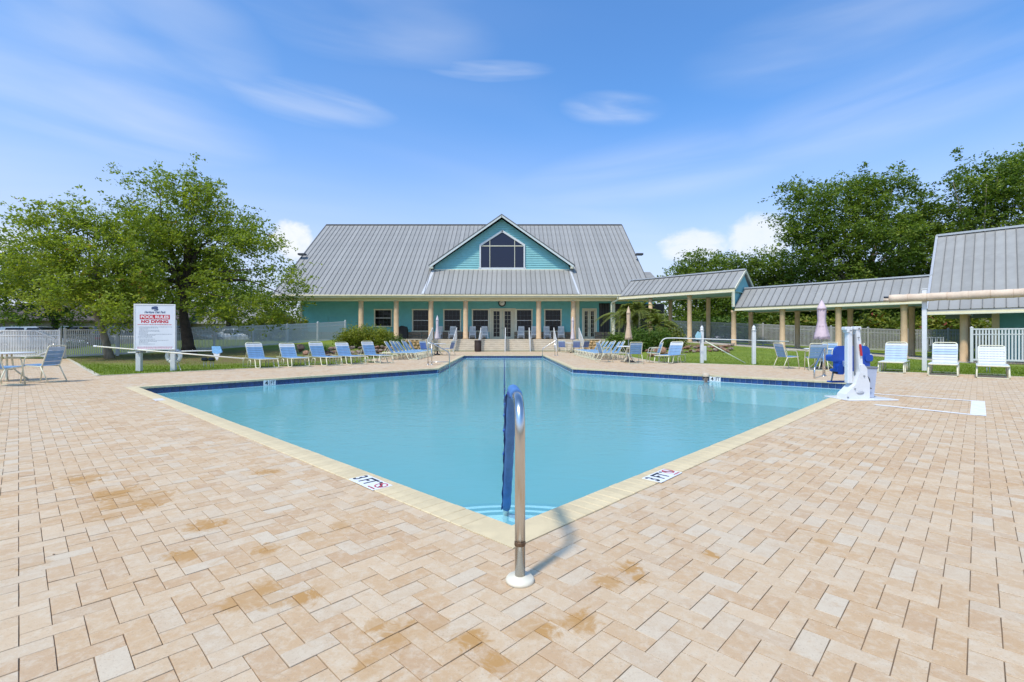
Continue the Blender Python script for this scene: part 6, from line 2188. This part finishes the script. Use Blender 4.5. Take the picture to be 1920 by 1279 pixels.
# clipped yellow-green bush left of the steps
Yb = 33.5
bb = (PX(685, Yb), Yb, float(terrain(PX(685, Yb), Yb)))
shrub('round_bush', 'rounded yellow green bush in front of the left porch columns', bb, [(0, 0, .78, 1.5, 1.1, .62), (-1.0, 0, .55, 1.0, .9, .5), (1.0, 0, .70, .9, .9, .5)], bush_leaf, 11000, .12, 'bush', seed=2, bias=.14, spread=.19)
bb = (PX(730, 35), 35, float(terrain(PX(730, 35), 35)))
shrub('low_bush', 'low dark green bush right of the yellow green bush', bb, [(0, 0, .45, .9, .8, .42), (.5, 0, .3, .6, .6, .3)], hedge_leaf, 2200, .11, 'bush', seed=4, bias=-.1)
bb = (PX(520, 40), 40, .4)
shrub('palm_bush', 'yellowish palm clump beyond the fence at the left corner of the clubhouse', bb, [(-1.2, 0, 1.6, 2.0, 1.2, .9), (1, 0, 1.9, 1.6, 1.2, .9), (.2, 0, .8, 2.4, 1.2, .7)], tropic_leaf, 6000, .22, 'bush', seed=6)
# hedge right of the steps
for k, (px, Y, w_, lab) in enumerate(((1166, 33.0, 1.7, 'low hedge at the foot of the palms, left of the tan umbrella'), (1215, 30.5, 2.3, 'dark low hedge right of the tan umbrella'), (1262, 31.5, 1.2, 'loose light green plant at the right end of the low hedge'))):
    bb = (PX(px, Y), Y, float(terrain(PX(px, Y), Y)) + (.1 if k < 2 else 0))
    shrub('hedge', lab, bb, [(-w_ * .25, 0, .55, w_ * .36, .7, .52), (w_ * .25, 0, .58, w_ * .36, .7, .52)], hedge_leaf if k < 2 else palm_leaf, 7000 if k < 2 else 2600, .12 if k < 2 else .16, 'hedge', seed=10 + k, bias=.2 if k == 0 else .1, spread=.18)


def palm(label, base, trunks, seed, nf=14, ln=1.9, group='palms by the start of the walkway'):
    rg = np.random.default_rng(seed)
    t = thing('palm_tree', label, 'palm', base, 0, group)
    for (dx, dy, h, lean) in trunks:
        tk = MB(); tk.tube([(dx, dy, 0), (dx + lean * .4, dy, h * .5), (dx + lean, dy, h)], [.085, .07, .06], 8); tk.build('trunk', pm('palm_trunk', (.34, .30, .17), .85, var=.3, scale=6, stretch=(1, 1, 4), bump=.6, bscale=20), t)
        for k in range(nf):
            a = rg.uniform(0, 2 * PI); el = rg.uniform(.15, 1.25); L_ = ln * rg.uniform(.75, 1.1)
            d = np.array([math.cos(a), math.sin(a)])
            n_ = 26
            s_ = np.linspace(0, 1, n_)
            x = s_ * L_ * math.cos(el) * .95; z = s_ * L_ * math.sin(el) - (s_ ** 2) * L_ * (.50 + .15 * math.cos(el))
            sp = np.stack([dx + lean + d[0] * x, dy + d[1] * x, h + z], 1)
            V_, F_, T_ = [], [], []
            side = np.array([-d[1], d[0], 0])
            for i in range(2, n_):
                tg = sp[i] - sp[i - 1]; tg /= np.linalg.norm(tg)
                ll = .42 * (1 - abs(s_[i] - .45) * 1.1) * L_ / 1.9
                for sg in (-1, 1):
                    tip = sp[i] + side * sg * ll * .8 + tg * ll * .55 - np.array([0, 0, ll * .35])
                    b_ = len(V_)
                    m_ = (sp[i] + tip) / 2 + np.array([0, 0, .03])
                    V_ += [sp[i], m_ + tg * .028, tip, m_ - tg * .028]
                    F_.append((b_, b_ + 1, b_ + 2, b_ + 3))
                    T_ += [np.clip(.5 + rg.normal(0, .12), 0, 1)] * 4
            for i in range(n_ - 1):
                b_ = len(V_); w_ = .014 * (1 - s_[i])
                V_ += [sp[i] - side * w_, sp[i] + side * w_, sp[i + 1] + side * w_, sp[i + 1] - side * w_]; F_.append((b_, b_ + 1, b_ + 2, b_ + 3)); T_ += [.8] * 4
            obj('frond', mesh_np('frond', np.array(V_), np.array(F_), palm_leaf, False, {'tint': np.array(T_)}), t)
    return t


for k, (px, Y, tr_, lab) in enumerate(((1160, 34.2, [(0, 0, 2.6, .1), (.4, .3, 2.2, .2)], 'clumped palm left of the tan umbrella by the downspout'),
                                       (1199, 33.4, [(0, 0, 2.5, .0), (.5, .2, 1.9, .2), (-.4, .2, 2.3, -.15)], 'clumped palm with three stems behind the tan umbrella'),
                                       (1228, 32.2, [(0, 0, 1.5, .1), (.3, .2, 1.1, .2)], 'low palm right of the tan umbrella before the dark screen'))):
    b_ = (PX(px, Y), Y, float(terrain(PX(px, Y), Y)))
    palm(lab, b_, tr_, 50 + k, 20)

# undergrowth along the back fence
for k, px in enumerate((1310, 1365, 1420, 1480, 1540, 1600, 1650, 1705, 1760, 1815)):
    Y = 44.5 - (px - 1310) * .0135
    b_ = (PX(px, Y), Y, .3)
    hh_ = 2.2 + .5 * math.sin(k * 2.3)
    shrub('tropical_shrub', ['broad leaved shrub over the back fence, %s' % q for q in ('left of the first walkway column', 'behind the first walkway columns', 'below the step in the walkway roofs', 'with reddish leaves behind the second column', 'left of the pink umbrella', 'right of the pink umbrella', 'behind the pool lift', 'above the pale blue lounger', 'behind the white canopy post', 'at the bath house corner')][k],
          b_, [(-.8, 0, hh_ * .55, 1.5, .9, hh_ * .5), (.8, 0, hh_ * .5, 1.5, .9, hh_ * .5)], tropic_leaf if k >= 3 else hedge_leaf, 1900, .34 if k >= 3 else .26, group='shrubs behind the back fence', seed=90 + k, bias=(-.06, .0, -.05, .05, .06, .1, .04, .12, .16, .14)[k], spread=.28)

# rocks and plants in the left and right rock beds
dark_rock = pm('dark_brown_rock', (0.085, 0.058, 0.042), .95, var=.35, scale=3, bump=.9, bscale=14)
grey_rock = pm('grey_brown_rock', (0.24, 0.18, 0.135), .95, var=.35, scale=4, bump=.8, bscale=18, objrand=.3)
red_rock = pm('red_brown_rock', (0.23, 0.125, 0.075), .95, var=.4, scale=4, bump=.8, bscale=18, objrand=.3)
RK = {m_.name: [rock_mesh((1, .85, .75), 60 + k + j * 10, m_, .5) for k in range(4)] for j, m_ in enumerate((dark_rock, grey_rock, red_rock))}


def rock(px, py, wpx, mat, label, Y, group=None, seed=0, zs=.8):
    rg = random.Random(seed)
    s_ = wpx / 2 * Y / FPX
    o = obj('boulder', RK[mat.name][seed % 4], None, (PX(px, Y), Y, PZ(py, Y)), (rg.uniform(-.3, .3), rg.uniform(-.3, .3), rg.uniform(0, 6)))
    o.scale = (s_, s_, s_ * zs)
    tag(o, label, 'boulder', group)


rock(562, 651, 22, dark_rock, 'tall dark brown boulder between the second and third loungers', 25.0, 'dark boulders left of the row', 1, 1.25)
rock(551, 659, 20, dark_rock, 'low dark brown boulder left of the tall one, by the second lounger', 24.6, 'dark boulders left of the row', 2)
rock(573, 661, 20, red_rock, 'reddish brown boulder in front of the tall dark one', 24.2, 'dark boulders left of the row', 3)
k = 0
rgk = random.Random(4)
rbl = thing('rock_border', 'low border of grey brown rubble behind the left row of loungers', 'rock border', (PX(665, 25.4), 25.4, .1))
rbr = thing('rock_border', 'low border of red brown rubble across the right lawn', 'rock border', (PX(1300, 28), 28, .3))


def border_stone(root, px, py, wpx, mat, Y, seed):
    rg = random.Random(seed)
    s_ = wpx / 2 * Y / FPX
    o = obj('stone', RK[mat.name][seed % 4], root, Vector((PX(px, Y), Y, PZ(py, Y))) - root.location, (rg.uniform(-.3, .3), rg.uniform(-.3, .3), rg.uniform(0, 6)))
    o.scale = (s_, s_, s_ * .8)


for px in range(600, 730, 6):
    for row in range(3):
        py = 668 - row * 7.0 - (px - 603) * .028
        border_stone(rbl, px + rgk.uniform(-3, 3) + row * 3, py + rgk.uniform(-1.5, 1.5), rgk.uniform(9, 15), red_rock if rgk.random() < .2 else grey_rock, 25.0 + row * .35 + (px - 603) * .022, k)
        k += 1
for px in range(1218, 1374, 7):
    for row in range(2):
        Y = 26.5 + (px - 1222) * .02 + row * .3
        zb_ = float(terrain(PX(px, Y), Y))
        py = HOR + (H - zb_ - .10 - row * .2) * FPX / Y
        border_stone(rbr, px + rgk.uniform(-3, 3), py + rgk.uniform(-1.5, 1.5), rgk.uniform(9, 15), red_rock if rgk.random() < .6 else grey_rock, Y, k)
        k += 1
rock(1238, 656, 26, red_rock, 'large light brown boulder left of the lone lounger', 25.2, None, 3, .9)
rock(1359, 657, 24, red_rock, 'reddish boulder pile at the right end of the rock edge', 28.2, None, 2, .7)


def spiky(label, base, n, ln, mat, seed, cat='plant'):
    rg = np.random.default_rng(seed)
    t = thing('spiky_plant', label, cat, base)
    for k in range(n):
        a = 2 * PI * k / n + rg.normal(0, .15); el = rg.uniform(.35, 1.4); L_ = ln * rg.uniform(.7, 1.1)
        d = np.array([math.cos(a) * math.cos(el), math.sin(a) * math.cos(el), math.sin(el)]); sd = np.array([-math.sin(a), math.cos(a), 0]) * .035
        p0 = d * .03; p1 = d * L_ * .5; p2 = d * L_ - np.array([0, 0, L_ * .12])
        V_ = np.array([p0 - sd * .7, p0 + sd * .7, p1 + sd, p1 - sd, p1 - sd, p1 + sd, p2 + sd * .1, p2 - sd * .1])
        obj('leaf', mesh_np('leaf', V_, np.array([(0, 1, 2, 3), (4, 5, 6, 7)]), mat, False, {'tint': np.full(8, .5 + rg.normal(0, .12))}), t)
    return t


spiky('spiky grey green plant between the third and fourth loungers', (PX(606, 25.4), 25.4, float(terrain(PX(606, 25.4), 25.4)) + .30), 40, .62, hedge_leaf, 3)
spiky('small dark plant behind the third lounger by the fence', (PX(588, 28.0), 28.0, float(terrain(PX(588, 28), 28)) + .45), 26, .40, hedge_leaf, 4)
# groundcover of grass blades over the lawns in view
nb = 150000
rg = np.random.default_rng(5)
gx_ = np.concatenate([rg.uniform(-23, -6, nb // 2), rg.uniform(5.9, 22, nb // 2)]); gy_ = np.concatenate([rg.uniform(13.9, 30, nb // 2), rg.uniform(11.5, 34, nb // 2)])
off_ = (gx_ - W0.x) * WN.x + (gy_ - W0.y) * WN.y
k_ = ~inside(DECK, gx_, gy_) & ((gx_ < 0) | (off_ < -.5))
brown_keep = np.ones(len(gx_), bool)
for (bx, by, rr) in ((-20.5, 26.0, 5.2), (-18.0, 24.0, 5.0), (-14.2, 23.2, 5.4), (-11.0, 24.5, 4.6), (-16, 28.5, 5.5), (-10, 29, 4.0)):
    brown_keep &= ((gx_ - bx) ** 2 + (gy_ - by) ** 2 > (rr * .8) ** 2) | (rg.random(len(gx_)) < .25)
k_ &= brown_keep
k_ &= rg.random(len(gx_)) < np.clip(2.2 - gy_ / 14, .25, 1)
gx_, gy_ = gx_[k_], gy_[k_]
gz_ = terrain(gx_, gy_) - .012
n_ = len(gx_)
a_ = rg.uniform(0, 2 * PI, n_); hgt = rg.uniform(.035, .075, n_); wd = rg.uniform(.006, .012, n_)
lx, ly = rg.normal(0, .02, n_), rg.normal(0, .02, n_)
v_ = np.stack([np.stack([gx_ - np.cos(a_) * wd, gy_ - np.sin(a_) * wd, gz_], 1), np.stack([gx_ + np.cos(a_) * wd, gy_ + np.sin(a_) * wd, gz_], 1), np.stack([gx_ + lx, gy_ + ly, gz_ + hgt], 1)], 1).reshape(-1, 3)
go = obj('grass', mesh_np('grass', v_, np.arange(n_ * 3).reshape(-1, 3), grass_leaf, False, {'tint': np.repeat(np.clip(rg.normal(.45, .2, n_), 0, 1), 3)}))
tag(go, kind='stuff')
# fallen leaves under the oaks and a few on the paving
nl = 5200
px_l = np.concatenate([rg.normal(-15.5, 4.5, nl), rg.uniform(-9, 9, 26)]); py_l = np.concatenate([rg.normal(25.2, 2.6, nl), rg.uniform(2, 12, 26)])
k_ = (inside(DECK, px_l, py_l) == (np.arange(len(px_l)) >= nl)) & ~inside(COPING_OUT, px_l, py_l) & (px_l > -23)
px_l, py_l = px_l[k_], py_l[k_]
pz_l = np.where(inside(DECK, px_l, py_l), .004, terrain(px_l, py_l) + .03)
v_, f_ = leaf_verts(np.stack([px_l, py_l, pz_l], 1), np.where(inside(DECK, px_l, py_l), .02, rg.uniform(.025, .07, len(px_l))), rg, 9.0, .45)
lo = obj('fallen_leaves', mesh_np('fallen_leaves', v_, f_, leaf_mat('dead_leaf', (.10, .055, .025), (.20, .11, .05), (.30, .19, .09), .1), False, {'tint': np.repeat(rg.random(len(px_l)), 4)}))
tag(lo, kind='stuff')

# ================================================================== BEYOND THE FENCE
asph = MB(); asph.add([(-120, 29, .012), (-24.5, 29, .012), (-15.5, 44, .55), (-20, 75, .32), (-120, 75, .32)], [(0, 1, 2, 3, 4)])
ao = asph.build('car_park', pm('asphalt', (.10, .10, .10), .9, var=.2, scale=1, bump=.3)); tag(ao, kind='structure')


def car(label, loc, rz, paint, suv=False, group='cars parked beyond the left fence'):
    t = thing('parked_car', label, 'car', loc, rz, group)
    hh_ = 1.72 if suv else 1.46
    P = [(-2.25, .32), (-2.28, .62), (-2.15, .90), (-1.75, .95), (1.15, .93), (2.05, .80), (2.24, .62), (2.26, .34)]
    bd = MB()
    w = .90
    n_ = len(P)
    vs = [(x, s * (w - (.06 if z > .85 else 0)), z) for s in (-1, 1) for (x, z) in P]
    fs = [tuple(range(n_)), tuple(range(2 * n_ - 1, n_ - 1, -1))] + [(i, (i + 1) % n_, n_ + (i + 1) % n_, n_ + i) for i in range(n_)]
    bd.add(vs, fs)
    C_ = [(-2.05 if suv else -1.75, .93), (-1.85 if suv else -1.15, hh_ - .04), (.25, hh_), (1.15, .93)]
    vs = [(x, s * (.84 if z < 1 else .66), z) for s in (-1, 1) for (x, z) in C_]
    bd.add(vs, [(0, 1, 2, 3), (7, 6, 5, 4), (0, 4, 5, 1), (1, 5, 6, 2), (2, 6, 7, 3), (3, 7, 4, 0)])
    bd.build('body', paint, t)
    for s in (-1, 1):
        for (x0, x1) in ((-1.62 if suv else -1.2, -.45), (-.36, .72)):
            g_ = MB()
            zt_ = hh_ - .10
            k0 = lambda z: s * ((.84 + (.66 - .84) * (z - .93) / (hh_ - .93)) + .012)
            g_.add([(x0, k0(1.0), 1.0), (x1 + .12, k0(1.0), 1.0), (x1 - .28 if x1 > 0 else x1, k0(zt_), zt_), (x0 + .1, k0(zt_), zt_)], [(0, 1, 2, 3)])
            g_.build('side_window', glass_m, t)
        MB().box((.95, s * .98, 1.0), (.12, .18, .12), bev=.03).build('mirror', paint, t)
        MB().box((2.17, s * .62, .70), (.16, .42, .14), bev=.04).build('headlight', pm('lamp_glass', (.7, .7, .7), .1, var=0), t)
        MB().box((-2.2, s * .66, .78), (.14, .34, .16), bev=.03).build('taillight', pm('tail_red', (.30, .02, .02), .25, var=0), t)
        for x in (-1.4, 1.4):
            wh = MB(); wh.lathe([(.22, -.10), (.33, -.10), (.345, -.06), (.345, .06), (.33, .10), (.22, .10)], (x, s * .82, .34), 18, axis='Y'); wo = wh.build('wheel', pm('tyre', (.015, .015, .016), .85, var=0), t)
            MB().lathe([(0, -.085), (.225, -.105), (.225, .105), (0, .085)], (x, s * .82, .34), 14, axis='Y').build('rim', pm('alloy', (.5, .5, .5), .3, metal=.8, var=0), wo)
    g_ = MB(); g_.add([(1.13, -.76, .98), (1.13, .76, .98), (.31, .61, hh_ - .05), (.31, -.61, hh_ - .05)], [(0, 1, 2, 3)]); wo = g_.build('windscreen', glass_m, t); wo.location = (.02, 0, .012)
    return t


paint = lambda nm, c: pm(nm, c, .25, metal=.3, var=.02)
silver, wht_p, grey_p, tan_p = paint('car_silver', (.42, .43, .44)), paint('car_white', (.74, .74, .74)), paint('car_grey', (.16, .17, .18)), paint('car_tan', (.34, .31, .26))
for (px, Y, rz, pt, suv, lab) in ((75, 33.0, .15, silver, True, 'silver estate car behind the gate at the far left'), (160, 36.5, 2.9, grey_p, True, 'grey car seen through the fence beside the leaning oak'), (250, 37.5, .3, tan_p, False, 'tan car seen through the fence behind the rules sign'),
                                 (330, 40.0, 1.2, grey_p, True, 'dark grey car behind the big oak trunk'), (452, 44.5, .1, wht_p, False, 'white car above the fence right of the blue net'), (398, 45.0, 1.9, silver, False, 'silver car behind the fence post right of the big oak')):
    x = PX(px, Y)
    car(lab, (x, Y, float(np.interp(Y, [29, 36, 44, 75], [.02, .25, .5, .33]))), rz, pt, suv)


def house(label, loc, rz, w, d, h, rise, wallc, roofc):
    t = thing('house', label, 'house', loc, rz)
    MB().box((0, 0, h / 2), (w, d, h)).build('wall', wallc, t)
    f = MB(); f.prism([(-d / 2 - .5, h), (0, h + rise), (d / 2 + .5, h), (d / 2 + .5, h - .18), (0, h + rise - .2), (-d / 2 - .5, h - .18)], -w / 2 - .4, w / 2 + .4, 'YZ'); f.build('roof', roofc, t)
    for k in range(4):
        x = -w / 2 + w * (k + .5) / 4
        fw_ = MB().box((x, -d / 2 - .02, 1.5), (1.3, .06, 1.3), bev=.01).build('window', white_m, t)
        MB().box((x, -d / 2 - .045, 1.5), (1.1, .03, 1.1)).build('pane', glass_m, fw_)
    MB().box((w * .0 + .2, -d / 2 - .03, 1.05), (.95, .06, 2.1), bev=.01).build('door', pm('house_door', (.18, .12, .08), .5, var=.1), t)
    return t


house('pinkish bungalow seen under the left oaks', (PX(215, 62), 62, .33), .2, 20, 9, 2.9, 2.2, pm('pink_stucco', (.22, .17, .14), .85, var=.06), pm('brown_roof', (.085, .065, .055), .9, var=.2))
house('grey roofed bungalow seen over the fence right of the big oak', (PX(425, 66), 66, .33), -.1, 14, 9, 2.7, 2.4, pm('beige_stucco', (.44, .38, .31), .85, var=.06), pm('grey_shingle', (.26, .24, .22), .9, var=.2))
house('dark roofed bungalow far left beyond the gate', (PX(20, 60), 60, .33), .3, 18, 9, 2.8, 2.0, MATS['beige_stucco'], MATS['brown_roof'])
# white garden bench beyond the back fence
bn_ = thing('garden_bench', 'white garden bench beyond the back fence left of the bath house', 'bench', (PX(1749, 36.5), 36.5, .1))
for k in range(9): MB().box((-.72 + k * .18, 0, .72), (.10, .03, .60)).build('back_slat', white_m, bn_)
for z in (.42, 1.02): MB().box((0, -.02, z), (1.66, .06, .08)).build('rail', white_m, bn_)
for k in range(3): MB().box((0, -.12 - k * .14, .42), (1.6, .12, .03)).build('seat_slat', white_m, bn_)
for s in (-1, 1):
    MB().box((s * .78, .0, .52), (.07, .07, 1.04)).build('leg', white_m, bn_); MB().box((s * .78, -.45, .32), (.07, .07, .64)).build('leg', white_m, bn_); MB().box((s * .78, -.22, .65), (.08, .54, .035)).build('armrest', white_m, bn_)
